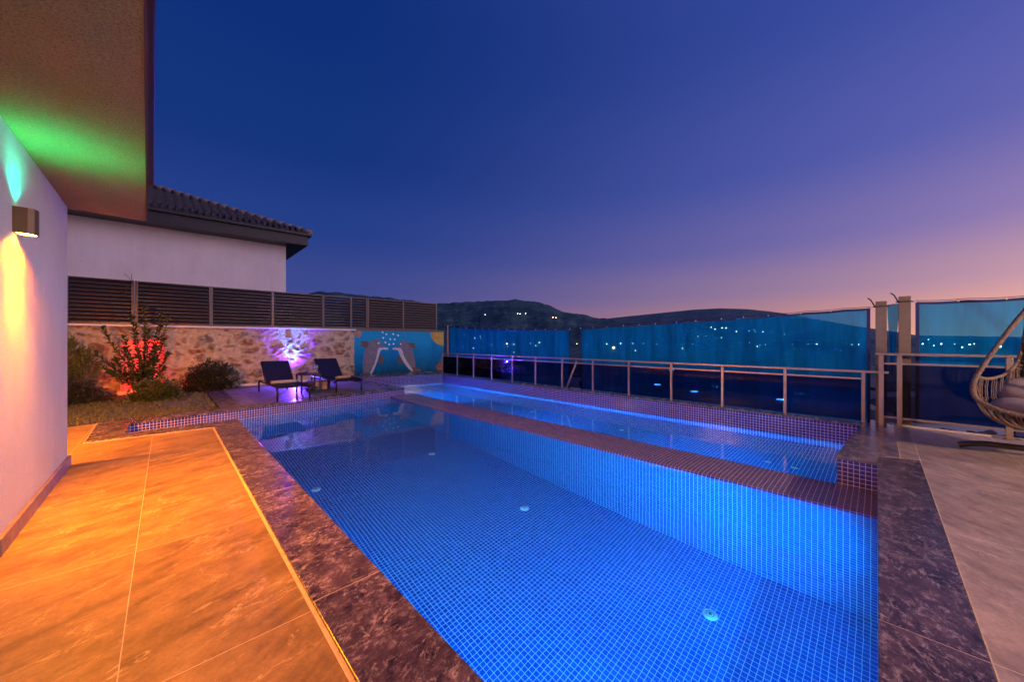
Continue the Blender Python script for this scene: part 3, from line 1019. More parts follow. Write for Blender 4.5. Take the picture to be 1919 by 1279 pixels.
for i in range(len(FXP) - 1):
    xa, xb = FXP[i] + .034, FXP[i + 1] - .034
    if i in (4, 9): xa += .02
    if i + 1 in (4, 9): xb -= .02
    mb = MB()
    ns = 11
    zb, zt = 1.70, 2.70
    for k in range(ns):
        zc = zb + (zt - zb) * (k + .5) / ns
        ya, yb = fy(xa), fy(xb)
        hgt, dep = (.036 if 3.5 < xa < 4.9 else .063), .026
        # slanted blade: outer edge low, inner edge high
        P = [(xa, ya - dep, zc - hgt * .75), (xb, yb - dep, zc - hgt * .75), (xb, yb + dep, zc + hgt * .75), (xa, ya + dep, zc + hgt * .75)]
        Q = [(a, b, c + .006) for a, b, c in P]
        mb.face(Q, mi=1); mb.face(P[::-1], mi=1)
        mb.face([P[0], P[1], Q[1], Q[0]]); mb.face([P[3], Q[3], Q[2], P[2]])
        mb.face([(xa, ya - dep - .004, zc - hgt * .75 - .006), (xb, yb - dep - .004, zc - hgt * .75 - .006), (xb, yb - dep - .004, zc - hgt * .75 + .010), (xa, ya - dep - .004, zc - hgt * .75 + .010)])
    for z0_, z1_ in ((1.655 + (.02 if xa > 4.6 else 0), 1.70), (2.695, 2.725)):
        mb.face([(xa, fy(xa) - .03, z0_), (xb, fy(xb) - .03, z0_), (xb, fy(xb) - .03, z1_), (xa, fy(xa) - .03, z1_)])
        mb.face([(xa, fy(xa) - .03, z1_), (xb, fy(xb) - .03, z1_), (xb, fy(xb) + .03, z1_), (xa, fy(xa) + .03, z1_)])
        mb.face([(xa, fy(xa) + .03, z0_), (xa, fy(xa) + .03, z1_), (xb, fy(xb) + .03, z1_), (xb, fy(xb) + .03, z0_)])
    mb.v = [(a - 1.3, b - 12.6, c - 1.645) for a, b, c in mb.v]
    mb.build('slat_panel', [M['fence_metal'], M['slat_shaded']], fc)
# blue cloth behind the fence gap
mb = MB()
cp = [(3.66, 2.70), (4.30, 2.72), (4.98, 2.69), (4.97, 1.95), (4.80, 1.80), (4.35, 1.78), (4.25, 2.05), (4.15, 2.28), (3.66, 2.30)]
mb.face([(a, fy(a) + .14, b) for a, b in cp]); mb.face([(a, fy(a) + .15, b) for a, b in cp[::-1]])
mb.build('hanging_tarp', [plain('blue_tarp', (.03, .16, .42), .7)], label='blue cloth hanging behind the louvre fence', cat='tarp')

# ---------------------------------------------------------------- neighbour's house
nh = empty('neighbour_house', (0, 14.9, 0), label='pale neighbouring house with dark eaves and tiled roof behind the fence', cat='house')


def hyf(x_): return 14.89 - .07 * x_


def sk(b):   # skew from local (u, depth behind the front wall) to world
    b.v = [(a, hyf(a) + c - 14.9, z_) for a, c, z_ in b.v]
    return b


mb = MB(); mb.box(-9, 3.06, 0, 7, -3, 4.62); sk(mb).build('wall', [M['house_plaster']], nh)
mb = MB()
mb.box(-9, 3.60, -.60, 7.6, 4.622, 4.66)
sk(mb).build('eave_soffit', [M['anthracite']], nh)
mb = MB()
mb.box(-9, 3.60, -.60, -.57, 4.662, 4.98)
mb.box(3.57, 3.60, -.568, 7.6, 4.662, 4.98)
sk(mb).build('fascia', [M['anthracite']], nh)
mb = MB()
mb.box(-9, 3.70, -.70, -.602, 4.94, 5.03)
mb.box(3.602, 3.70, -.60, 7.7, 4.94, 5.03)
sk(mb).build('gutter', [M['anthracite']], nh, bevel=.01)
# roof: hip surface of curved tiles
mb = MB()
run = 4.2
pitch = math.tan(R(24))
cw = .22
# front slope, tile rows rising from y=-.66
rows = 14
nx_ = int((3.66 + 9) / (cw / 4))
for r_ in range(rows):
    y0_, y1_ = -.66 + run * r_ / rows, -.66 + run * (r_ + 1) / rows + .05
    for i in range(nx_):
        xa, xb = -9 + i * cw / 4, -9 + (i + 1) * cw / 4
        lim = 3.66 - (y0_ + .66)
        if xb > lim: continue
        w1, w2 = .035 * math.sin(xa / cw * 2 * math.pi), .035 * math.sin(xb / cw * 2 * math.pi)
        z0_, z1_ = 5.03 + (y0_ + .66) * pitch + .035, 5.03 + (y1_ + .66) * pitch
        mb.face([(xa, y0_, z0_ + w1), (xb, y0_, z0_ + w2), (xb, y1_, z1_ + w2), (xa, y1_, z1_ + w1)], smooth=True)
        mb.face([(xa, y0_, z0_ + w1 - .04), (xb, y0_, z0_ + w2 - .04), (xb, y0_, z0_ + w2), (xa, y0_, z0_ + w1)])
top = 5.03 + run * pitch
mb.face([(3.66, -.66, 5.03), (3.66, 7.7, 5.03), (3.66 - run, 7.7 - run, top), (3.66 - run, -.66 + run, top)])
mb.face([(-9, 7.7, 5.03), (-9, 7.7 - run, top), (3.66 - run, 7.7 - run, top), (3.66, 7.7, 5.03)])
sk(mb).build('roof', [M['tile_roof']], nh)
mb = MB()
for k in range(18):
    a0_, a1_ = k / 18 * run, (k + 1.12) / 18 * run
    mb.tube([(3.68 - a0_, -.68 + a0_, 5.07 + a0_ * pitch), (3.68 - a1_, -.68 + a1_, 5.07 + a1_ * pitch)], [.10, .075], 8)
sk(mb).build('hip_ridge', [M['tile_pale']], nh)
mb = MB()
nr_ = 62
for k in range(nr_):     # pale row of lifted edge tiles
    xx = -6 + k * .16
    if xx > 3.5: break
    mb.tube([(xx, -.70, 5.065 + .012 * math.sin(k * 2.1)), (xx, -.36, 5.065 + .34 * pitch + .02)], .05, 6)
sk(mb).build('eave_tiles', [M['tile_roof']], nh)

# ---------------------------------------------------------------- railing, low (behind far coping)
rl = empty('low_railing', (7.0, 0, ZR), label='low metal railing with smoked glass along the far pool edge', cat='railing')
RX = 7.0
posts = [.143 + .88 * k for k in range(13)]
mbp = None
for y_ in posts:
    mb = MB(); mb.box(-.017, .017, y_ - .018, y_ + .018, 0.0, .695); mb.build('rail_post', [M['rail_metal']], rl, bevel=.003)
mb = MB(); mb.box(-.03, .03, -.10, 10.75, .697, .727); mb.build('top_rail', [M['rail_metal']], rl, bevel=.004)
mb = MB()
for a, b in zip(posts[:-1], posts[1:]): mb.box(-.012, .012, a + .023, b - .023, .600, .622)
mb.build('mid_rail', [M['rail_metal']], rl)
for a, b in zip(posts[:-1], posts[1:]):
    mb = MB(); mb.box(-.004, .004, a + .024, b - .024, .02, .598); mb.build('glass_panel', [M['dark_glass']], rl)
mb = MB(); mb.tube([(-.05, 5.25, 0), (-.02, 4.98, .66)], .022, 8); mb.build('brace', [M['rail_metal']], rl)

# tall railing on the right terrace
rt = empty('tall_railing', (7.0, 0, ZR), label='taller bronze railing with dark panels beside the hanging chair', cat='railing')
tp = [-.03, -.20, -1.06, -1.95, -2.85, -3.75, -4.65]
for y_ in tp:
    mb = MB(); mb.box(-.022, .022, y_ - .024, y_ + .024, 0.0, .945); mb.build('rail_post', [M['rail_metal']], rt, bevel=.003)
mb = MB(); mb.box(-.03, .03, -4.7, 0.03, .947, .977); mb.build('top_rail', [M['rail_metal']], rt, bevel=.004)
for zz_ in (.835, .11):
    mb = MB()
    for a, b in zip(tp[:-1], tp[1:]): mb.box(-.013, .013, b + .025, a - .025, zz_ - .011, zz_ + .011)
    mb.build('cross_rail', [M['rail_metal']], rt)
for a, b in zip(tp[:-1], tp[1:]):
    mb = MB(); mb.box(-.004, .004, b + .027, a - .027, .125, .82); mb.build('glass_panel', [M['dark_glass']], rt)

# edge trim and rubble strip outside the tall railing
mb = MB(); mb.box(7.053, 7.09, -7, -.19, ZR - .05, ZR + .012)
mb.build('edge_trim', [M['pale_metal']], kind='structure')
mb = MB()
for i in range(420):
    cx0, cy0 = random.uniform(7.12, 8.3), random.uniform(-7, -.1)
    r_ = random.uniform(.03, .10)
    b = len(mb.v)
    pts = []
    for k in range(10):
        a = random.uniform(0, 6.28); e_ = random.uniform(-1, 1)
        pts.append(Vector((math.cos(a) * math.sqrt(1 - e_ * e_), math.sin(a) * math.sqrt(1 - e_ * e_), e_ * .7)) * r_ * random.uniform(.7, 1.1))
    import bmesh
    bm = bmesh.new()
    for q in pts: bm.verts.new(q)
    r2 = bmesh.ops.convex_hull(bm, input=bm.verts)
    bm.verts.ensure_lookup_table(); bm.verts.index_update()
    zz0 = ZR - .12 + random.uniform(-.03, .10) - (cx0 - 7.1) * .1
    for v_ in bm.verts: mb.v.append((v_.co.x + cx0, v_.co.y + cy0, v_.co.z + zz0))
    for f_ in bm.faces:
        mb.f.append(tuple(b + v_.index for v_ in f_.verts)); mb.uv += [(0, 0)] * len(f_.verts); mb.mi.append(0); mb.sm.append(False)
    bm.free()
mb.face([(7.09, -7, ZR - .16), (8.6, -7, ZR - .35), (8.6, 0, ZR - .35), (7.09, 0, ZR - .16)])
mb.build('rubble_strip', [M['rubble']], kind='stuff', label='loose broken stones outside the tall railing', cat='rubble')

# ---------------------------------------------------------------- posts and shade screens
def brown_post(y_, zt, label, hw=.055):
    o = empty('screen_post', (7.14, y_, -.4), label=label, cat='post', group='posts holding the blue screens')
    b1 = MB(); b1.box(-hw, hw, -hw, hw, 0, zt + .4); b1.build('shaft', [M['post_metal']], o, bevel=.004)
    b1 = MB()
    ring = [(math.cos(a * math.pi / 8) * (hw + .022), math.sin(a * math.pi / 8) * (hw + .022), zt + .33) for a in range(16)]
    b1.tube(ring, .007, 6, closed=True)
    b1.tube([(-hw, .06, zt + .33), (-hw - .05, .10, zt + .42), (-hw - .03, .13, zt + .45)], .008, 6)
    b1.build('rope_tie', [M['black_rubber']], o)


brown_post(-.03, 1.80, 'brown post left of the gap, where the long blue screen ends')
brown_post(-.25, 1.85, 'taller brown post right of the gap, nearest the hanging chair')
brown_post(10.62, 1.80, 'dark post at the mural end of the blue screens', .045)


def screen(name, y0_, y1_, ztop, zbot, sag, label, n=60, m_=14, xo=7.12, hemx=True):
    """cloth hung from a sagging cable: ripples, hem, eyelets"""
    o = empty(name, (xo, y0_, 0), label=label, cat='shade screen', group='blue mesh screens along the terrace')
    top = []
    L_ = abs(y1_ - y0_)
    b1 = MB()
    V = []
    for j in range(m_ + 1):
        row = []
        for i in range(n + 1):
            s_ = i / n
            yy = y0_ + (y1_ - y0_) * s_
            zt = ztop[0] + (ztop[1] - ztop[0]) * s_ - sag * 4 * s_ * (1 - s_)
            zt -= .010 * abs(math.sin(s_ * L_ / .42 * math.pi)) * 1.0
            zz1 = zbot + (zt - zbot) * (1 - j / m_)
            xx = .018 * math.sin(s_ * L_ * 5.1 + .9 * math.sin(zz1 * 3)) + .012 * noise.noise(Vector((yy * 3, zz1 * 1.5, 2)))
            xx *= (.35 + .65 * j / m_)
            row.append((xx, yy - y0_, zz1))
        V.append(row)
    for j in range(m_):
        for i in range(n):
            q = [V[j + 1][i], V[j + 1][i + 1], V[j][i + 1], V[j][i]]
            b1.face(q, uv=[(p_[1], p_[2]) for p_ in q], smooth=True)
    b1.build('cloth', [M['screen']], o)
    b2 = MB()
    for i in range(n):
        a, b = V[0][i], V[0][i + 1]
        for xo_ in (-.004, .004):
            b2.face([(a[0] + xo_, a[1], a[2] - .028), (b[0] + xo_, b[1], b[2] - .028), (b[0] + xo_, b[1], b[2] + .004), (a[0] + xo_, a[1], a[2] + .004)])
    for i0 in (0, n):
        sgn = 1 if i0 == 0 else -1
        if y1_ < y0_: sgn = -sgn
        for j in range(m_):
            a, b = V[j][i0], V[j + 1][i0]
            for xo_ in (-.005, .005):
                b2.face([(a[0] + xo_, a[1], a[2]), (b[0] + xo_, b[1], b[2]), (b[0] + xo_, b[1] + sgn * .035, b[2]), (a[0] + xo_, a[1] + sgn * .035, a[2])])
    b2.build('hem', [M['screen_hem']], o)
    ne = max(4, int(L_ / .36))
    for k in range(ne + 1):
        s_ = (k + .0) / ne
        i = min(n, int(s_ * n))
        p_ = V[0][i]
        b3 = MB()
        b3.lathe([(.004, .0), (.012, .004), (.012, .012), (.004, .016)], (p_[0] - .008, p_[1], p_[2] - .010), 8)
        b3.tube([(p_[0], p_[1], p_[2] - .01), (p_[0] - .006, p_[1], p_[2] + .015), (p_[0], p_[1], p_[2] + .022)], .004, 5)
        b3.build('eyelet', [M['pale_metal']], o)
    b4 = MB()
    b4.tube([(0, V[0][i][1], V[0][i][2] + .020 + .01 * 0) for i in range(0, n + 1, 2)], .004, 5)
    b4.build('cable', [M['black_rubber']], o)
    return o


screen('shade_screen', 10.50, 5.28, (1.765, 1.545), -.35, .045, 'dark blue mesh screen next to the mural, shortest in view')
screen('shade_screen', 4.96, .075, (1.56, 1.72), -.35, .012, 'long blue mesh screen in the middle, rising to the brown posts', n=70)
screen('shade_screen', -.345, -4.6, (1.765, 1.80), .215, .03, 'blue mesh screen behind the hanging chair', n=60)
# twisted strip in the gap between the two brown posts
o = empty('twisted_cloth', (7.15, -.14, 0), label='twisted strip of blue mesh hanging between the two brown posts', cat='cloth')
mb = MB()
for j in range(16):
    def tw(j_):
        s_ = j_ / 16
        wd = .055 * (1 - s_) ** .8 + .012
        zz_ = 1.76 - s_ * 1.0
        return (Vector((.012 * math.sin(s_ * 5), -wd + .015 * s_, zz_)), Vector((.03 * s_, .0, zz_)), Vector((-.012, wd * .8, zz_ - .01)))
    a, b = tw(j), tw(j + 1)
    for k in range(2): mb.face([b[k], b[k + 1], a[k + 1], a[k]], smooth=True)
mb.build('cloth', [M['screen']], o)

# ---------------------------------------------------------------- loungers
def make_lounger(label, base, towel_name=None):
    L_ = empty('sun_lounger', base, label=label, cat='sun lounger', group='dark loungers by the stone wall')
    # local: +y to the head, foot at y=0, x 0..0.62 ; length 1.95
    Wd = .62
    sh = .29
    # sling seat
    b1 = MB()
    n = 14
    for i in range(n):
        y0_, y1_ = .02 + 1.25 * i / n, .02 + 1.25 * (i + 1) / n
        s0, s1 = -.02 * math.sin(math.pi * i / n), -.02 * math.sin(math.pi * (i + 1) / n)
        b1.face([(.035, y0_, sh + s0), (Wd - .035, y0_, sh + s0), (Wd - .035, y1_, sh + s1), (.035, y1_, sh + s1)], smooth=True)
        b1.face([(.035, y0_, sh + s0 - .006), (.035, y1_, sh + s1 - .006), (Wd - .035, y1_, sh + s1 - .006), (Wd - .035, y0_, sh + s0 - .006)], smooth=True)
    b1.build('seat', [M['lounger']], L_)
    ba = R(40)
    bl = .70
    hy_ = 1.28
    dy, dz = math.cos(ba), math.sin(ba)
    b1 = MB()
    for off in (0, .012):
        P = [(.045, hy_ + off * -dz, sh + off * dy), (Wd - .045, hy_ - off * dz, sh + off * dy),
             (Wd - .045, hy_ + bl * dy - off * dz, sh + bl * dz + off * dy), (.045, hy_ + bl * dy - off * dz, sh + bl * dz + off * dy)]
        b1.face(P if off else P[::-1])
    br_ = b1.build('backrest', [M['lounger']], L_)
    b1 = MB()
    for x_ in (.03, Wd - .03):
        b1.tube([(x_, hy_, sh), (x_, hy_ + bl * dy, sh + bl * dz)], .017, 8)
    b1.tube([(.03, hy_ + bl * dy, sh + bl * dz), (Wd - .03, hy_ + bl * dy, sh + bl * dz)], .017, 8)
    b1.build('back_frame', [M['lounger_frame']], br_)
    b1 = MB()
    for x_ in (0.015, Wd - .015):
        b1.tube([(x_, 0.05, sh), (x_, 1.98, sh - .03)], .022, 8, flat=.8)
    for y_ in (0.04, .65, 1.27, 1.96):
        b1.tube([(.015, y_, sh - .018), (Wd - .015, y_, sh - .018)], .014, 6)
    b1.build('frame', [M['lounger_frame']], L_)
    for x_ in (0.012, Wd - .012):
        for ys in ([.07, .0, -.04, -.03], [1.86, 1.95, 1.99, 1.99]):
            b1 = MB()
            zs = [sh, sh - .02, sh - .09, 0]
            b1.tube([(x_, a, b) for a, b in zip(ys, zs)], [.02, .022, .02, .017], 8)
            b1.build('leg', [M['lounger_frame']], L_)
    return L_


make_lounger('dark lounger with a cream towel, nearer the shrubs', (1.63, 8.63, 0))
make_lounger('dark lounger with a rolled golden towel, nearer the mural', (2.93, 9.12, 0))


def towel(c, rz, mat, label, L_=.40, r_=.045):
    o = empty('rolled_towel', c, rz, label=label, cat='towel')
    b1 = MB()
    b1.tube([(-L_ / 2, 0, r_), (-L_ / 4, .0, r_ * 1.03), (0, 0, r_), (L_ / 4, 0, r_ * 1.02), (L_ / 2, 0, r_)], [r_ * .92, r_, r_, r_, r_ * .92], 16, flat=.88)
    b1.build('roll', [mat], o)
    b1 = MB()
    sp = [(-L_ / 2 - .003, math.cos(a * .5) * r_ * (.9 - a * .035), r_ + math.sin(a * .5) * r_ * .85 * (.9 - a * .035)) for a in range(22)]
    b1.tube(sp, .004, 5)
    b1.build('spiral_edge', [mat], o)


towel((1.93, 9.45, .275), R(4), M['towel'], 'cream rolled towel lying across the lounger nearer the shrubs', .50)
towel((3.28, 9.62, .275), R(28), M['towel_gold'], 'golden rolled towel on the lounger nearer the mural', .46)

# side table
tb = empty('side_table', (2.50, 9.72, 0), label='small dark square table between the two loungers', cat='side table')
b1 = MB(); b1.box(-.22, .22, -.24, .24, .425, .45); b1.build('table_top', [M['lounger_frame']], tb, bevel=.004)
for sx_ in (-1, 1):
    for sy_ in (-1, 1):
        b1 = MB(); b1.box(sx_ * .20 - .016, sx_ * .20 + .016, sy_ * .22 - .016, sy_ * .22 + .016, 0, .424); b1.build('leg', [M['lounger_frame']], tb)
b1 = MB(); b1.box(-.18, .18, -.2, .2, .10, .115); b1.build('shelf', [M['lounger_frame']], tb)
for gx, gy, lb in ((2.60, 9.62, 'wine glass on the side table, left of the pair'), (2.68, 9.70, 'wine glass on the side table, right of the pair')):
    g_ = MB()
    g_.lathe([(.0, 0), (.032, .002), (.004, .008), (.004, .09), (.02, .10), (.036, .13), (.038, .16), (.030, .205), (.028, .205), (.036, .16), (.034, .13), (.018, .104), (0, .10)], (0, 0, 0), 14)
    o = g_.build('wine_glass', [M['clear_glass']], label=lb, cat='glass', group='wine glasses on the side table')
    o.location = (gx, gy, .451)
mb = MB(); mb.box(-.09, .09, -.07, .07, 0, .018); mb.box(-.085, .085, -.065, .065, .018, .024)
o = mb.build('tray', [M['lounger']], label='small dark tray lying on the side table', cat='tray'); o.location = (2.40, 9.80, .4505)
# low timber block behind the table
bx_ = empty('timber_block', (2.86, 10.25, 0), R(-28), label='low two-tone timber block on the floor between the loungers', cat='block')
b1 = MB(); b1.box(-.26, .26, -.2, .2, 0, .205); b1.build('body', [M['crate']], bx_, bevel=.008)
b1 = MB(); b1.box(-.02, .262, -.206, -.202, .008, .20); b1.build('pale_side', [M['crate_pale']], bx_)

# ---------------------------------------------------------------- garden lamps
def garden_spot(x_, y_, label, mat, energy_specs):
    o = empty('garden_spotlight', (x_, y_, 0), label=label, cat='spotlight', group='ground spotlights at the stone wall')
    b1 = MB(); b1.tube([(0, 0, -.05), (0, 0, .05)], .008, 6); b1.build('spike', [M['dark_steel']], o)
    b1 = MB(); b1.tube([(0, -.02, .045), (0, .03, .10)], [.032, .04], 12); b1.build('lamp_head', [M['dark_steel']], o)
    b1 = MB(); b1.lathe([(0, 0), (.034, 0), (.034, .004), (0, .004)], (0, .034, .104), 12); b1.build('lens', [mat], o)
    for kind, loc_, e_, c_, aim, size, bl in energy_specs:
        light('lamp_light', kind, loc_, e_, c_, o, aim, size, .015, bl)


garden_spot(2.74, 11.98, 'blue spotlight on the ground behind the side table', glow('blue_lens', (.1, .35, 1, 1), 20), [
    ('SPOT', (0, .045, .12), 330, (.0, .48, 1.0), (0, .32, 1), 46, 1.0),
    ('SPOT', (0, .02, .13), 800, (.10, .02, 1.0), (0, .26, 1), 84, 1.0),
    ('SPOT', (0, -.06, .30), 520, (.10, .03, 1.0), (0, -1, -.5), 165, .6)])
garden_spot(-.39, 12.2, 'red spotlight at the foot of the tall shrub', glow('red_lens', (1, .05, .03, 1), 20), [
    ('POINT', (0, -.10, .12), 15, (1.0, .02, .01), None, None, 0)])
for x_ in (-.60, -.39, -.18):
    light('niche_light', 'POINT', (x_ - 1.3, yc + .045 - 12.5, .10), 4, (1, .01, .01), sw, radius=.012)
    light('niche_light', 'POINT', (x_ - 1.3, yc + .045 - 12.5, 1.19), 3.4, (1, .01, .01), sw, radius=.012)
light('niche_light', 'POINT', (-.39 - 1.3, yc + .03 - 12.5, .70), 4, (1, .02, .02), sw, radius=.02)

# ---------------------------------------------------------------- pool lamps and floor jets
def pool_lamp(x_, y_, z_, aim, e_, label, col_=(.05, .34, 1.0), wdt=.16):
    o = empty('pool_lamp', (x_, y_, z_), math.atan2(aim[1], aim[0]), label=label, cat='pool lamp', group='underwater pool lamps')
    b1 = MB()
    b1.tube([(-.03, 0, 0), (-.002, 0, 0)], wdt / 2, 20); b1.build('housing', [M['drain']], o)
    light('lamp_light', 'AREA', (.004, 0, 0), e_, col_, o, (1, 0, aim[2]), sx_=wdt, sy_=wdt)


POOLC = (.025, .52, 1.0)
pool_lamp(1.7, .004, -.75, (0, 1, -.05), 185, 'lamp under water in the camera-side wall of the deep pool, nearer the house', POOLC)
pool_lamp(3.2, .004, -.75, (0, 1, -.05), 115, 'lamp under water in the camera-side wall of the deep pool, nearer the divider', POOLC)
pool_lamp(.835, 1.6, -.75, (1, 0, -.05), 38, 'lamp under water in the house-side wall of the deep pool, nearest the camera', POOLC)
pool_lamp(.832, 3.8, -.75, (1, 0, -.05), 15, 'lamp under water in the house-side wall of the deep pool, farther off', POOLC)
FARC = (.05, .55, 1.0)
for i, (y_, e_) in enumerate(((1.7, 230), (4.4, 300), (8.3, 480))):
    pool_lamp(4.824, y_, -.33, (1, 0, -.5), e_, 'small lamp in the dividing wall of the shallow pool, ' + ('nearest the camera', 'middle of three', 'nearest the loungers')[i], FARC, .12)

jp = [(3.40, 1.02, FN, 1), (3.40, 3.26, FN, 1), (3.39, 5.53, FN, 1), (1.51, 5.50, FN, 1),
      (5.52, .98, FF, .62), (5.50, .71, FF, .62), (5.63, 3.08, FF, .62), (5.66, 5.20, FF, .62), (5.67, 7.23, FF, .62)]
jl = ['round white floor jet closest to the camera in the deep pool', 'second white floor jet of the deep pool from the camera', 'third white floor jet of the deep pool, by the divider', 'white floor jet of the deep pool on the house side',
      'white drain disc of the shallow pool, farther of the nearest pair', 'white drain disc of the shallow pool, nearest the corner slab', 'white disc in the shallow pool floor level with the third railing post', 'white disc in the middle of the shallow pool floor', 'farthest white disc in the shallow pool floor']
jet = empty('floor_jet', jp[0][:3], cat='pool jet', group='white floor jets of the pools')
b1 = MB(); b1.lathe([(0.0, .012), (.052, .012), (.058, .006), (.060, .0)], seg=24); b1.build('disc', [M['drain']], jet)
b1 = MB(); b1.lathe([(0, .0125 + .004), (.012, .0165), (.013, .012)], seg=12); b1.build('nozzle', [M['dark_hole']], jet)
b1 = MB(); b1.lathe([(.030, .0122), (.031, .0135), (.034, .0135), (.035, .0122)], seg=24); b1.build('ring', [M['dark_hole']], jet)
for i, (a, b, c, s_) in enumerate(jp):
    o = jet if i == 0 else copy_tree(jet)
    o.location = (a, b, c + .001)
    o.scale = (s_, s_, s_)
    o['label'] = jl[i]

# ---------------------------------------------------------------- hanging egg chair
HC = (6.07, -1.16, ZR)
cz_ = math.atan2(HC[1], HC[0])
hc = empty('hanging_chair', HC, cz_ + R(8), label='woven taupe egg chair with grey cushion at the right edge', cat='hanging chair')
hc.scale = (.9, .9, 1.0)
# local: x away from the viewer (back), y to the viewer's left, z up


def catmull(P, k=8, closed=False):
    P = [Vector(q) for q in P]
    n = len(P); out = []
    rng = range(n if closed else n - 1)
    for i in rng:
        g_ = lambda j: P[j % n] if closed else P[max(0, min(n - 1, j))]
        p0, p1, p2, p3 = g_(i - 1), g_(i), g_(i + 1), g_(i + 2)
        for s_ in range(k):
            tt = s_ / k
            out.append(.5 * ((2 * p1) + (-p0 + p2) * tt + (2 * p0 - 5 * p1 + 4 * p2 - p3) * tt ** 2 + (-p0 + 3 * p1 - 3 * p2 + p3) * tt ** 3))
    if not closed: out.append(P[-1])
    return out


rimL = [(-.02, 0.0, 1.62), (-.06, .10, 1.54), (-.12, .22, 1.36), (-.20, .38, 1.06), (-.26, .50, .80), (-.30, .535, .66), (-.36, .50, .55), (-.43, .36, .475), (-.47, .18, .44), (-.48, 0, .43)]
rimR = [(a, -b, c) for a, b, c in rimL[::-1]][1:-1]
rim = catmull(rimL + rimR, 8, True)
b1 = MB(); b1.tube(rim, .021, 10, closed=True)
# rope wrapping: small helical turns
nr = len(rim)
b1.build('rim', [M['rope']], hc)
b1 = MB()
hel = []
for i in range(nr * 5):
    s_ = i / 5
    i0 = int(s_) % nr; i1 = (i0 + 1) % nr; f_ = s_ - int(s_)
    pc = rim[i0].lerp(rim[i1], f_)
    tg = (rim[i1] - rim[i0]).normalized()
    u_ = tg.cross(Vector((1, 0, .3))).normalized(); v_ = tg.cross(u_)
    a = s_ * 2 * math.pi * .9
    hel.append(pc + (u_ * math.cos(a) + v_ * math.sin(a)) * .021)
b1.tube(hel, .006, 4, closed=True)
b1.build('rope_wrap', [M['rope']], hc)
# upper edge of the weave: from the rim's side round the back and up its spine
upL = catmull([(-.27, .515, .80), (-.12, .43, .755), (.08, .30, .79), (.22, .20, .90), (.30, .15, 1.08), (.26, .13, 1.28), (.12, .14, 1.42), (-.01, .10, 1.50), (-.03, .05, 1.58)], 8)
upR = [Vector((q.x, -q.y, q.z)) for q in upL]
b1 = MB(); b1.tube(upL, .015, 8); b1.tube(upR, .015, 8); b1.build('weave_edge', [M['rope']], hc)
hub = Vector((.02, 0, .26))
b1 = MB()


def strand(a, b, c_, r_=.0055):
    P = []
    for k in range(9):
        s_ = k / 8
        P.append((1 - s_) ** 2 * a + 2 * s_ * (1 - s_) * c_ + s_ * s_ * b)
    b1.tube(P, r_, 5, cap=False)


# side strands from the weave edge down to the basket hub, and from the lower rim to the hub
for sgn in (1, -1):
    ns_ = 34
    for k in range(ns_):
        s_ = k / (ns_ - 1)
        q = upL[int(s_ * .72 * (len(upL) - 1))]
        a = Vector((q.x, q.y * sgn, q.z))
        ang = math.pi * .50 + s_ * math.pi * .48
        b = hub + Vector((math.cos(math.pi - ang) * .16, sgn * math.sin(ang) * .22, .02))
        if k == 0: b = hub + Vector((-.1, sgn * .2, .03))
        out_ = Vector((a.x * 1.0 + .10 * s_, a.y * 1.12, .36))
        strand(a, b, out_)
    for k in range(26):
        s_ = k / 25
        j = int(len(rimL[:-1]) * 8 * (.48 + .52 * s_)) % nr
        q = rim[j]
        a = Vector((q.x, abs(q.y) * sgn, q.z))
        b = hub + Vector((-.16 + .1 * (1 - s_), sgn * .2 * (1 - s_), .01))
        strand(a, b, Vector((a.x * .85, a.y * .9, .30)))
for k in range(20):      # back spine
    s_ = k / 19
    q = upL[int((.35 + .65 * s_) * (len(upL) - 1))]
    a = Vector((q.x, q.y, q.z)); b = Vector((q.x, -q.y, q.z))
    strand(a, b, Vector((q.x + .10, 0, q.z - .06)))
for z_, rx, ry in ((.30, .17, .26), (.36, .26, .36), (.44, .32, .43), (.54, .34, .47)):    # horizontal hoops round the basket
    P = []
    for k in range(25):
        a = -math.pi * .62 + k / 24 * math.pi * 1.24
        P.append(Vector((.0 - .02 + rx * math.cos(a), ry * math.sin(a), z_)))
    b1.tube(P, .009, 6)
b1.build('woven_basket', [M['rope']], hc)


def cushion(name, c, sx_, sy_, sz_, tilt=0, parent=None, seed=0):
    b_ = MB()
    nu_, nv_ = 28, 14
    Mt = Matrix.Translation(c) @ Matrix.Rotation(tilt, 4, 'Y')
    base = len(b_.v)
    for j in range(nv_ + 1):
        th = math.pi * j / nv_ - math.pi / 2
        for i in range(nu_):
            ph = 2 * math.pi * i / nu_
            ce = abs(math.cos(th)) ** .55
            r_ = 1 + .05 * math.sin(3 * ph + seed) + .03 * math.sin(7 * ph)
            x_ = ce * math.cos(ph) * sx_ * r_
            y_ = ce * math.sin(ph) * sy_ * r_
            z_ = math.copysign(abs(math.sin(th)) ** .8, th) * sz_
            tuft = math.exp(-((math.hypot(x_ / sx_, y_ / sy_)) ** 2) * 9)
            z_ -= .6 * sz_ * tuft * (1 if th > 0 else -1)
            z_ += .012 * noise.noise(Vector((x_ * 9, y_ * 9, seed)))
            b_.v.append(tuple(Mt @ Vector((x_, y_, z_))))
    for j in range(nv_):
        for i in range(nu_):
            i2 = (i + 1) % nu_
            b_.f.append((base + j * nu_ + i, base + j * nu_ + i2, base + (j + 1) * nu_ + i2, base + (j + 1) * nu_ + i))
            b_.uv += [(0, 0)] * 4; b_.mi.append(0); b_.sm.append(True)
    return b_.build(name, [M['cushion']], parent)


cushion('cushion', (-.10, 0.02, .50), .33, .40, .085, 0, hc, 1)
cushion('back_cushion', (.14, 0.0, .62), .28, .34, .09, R(-28), hc, 4)
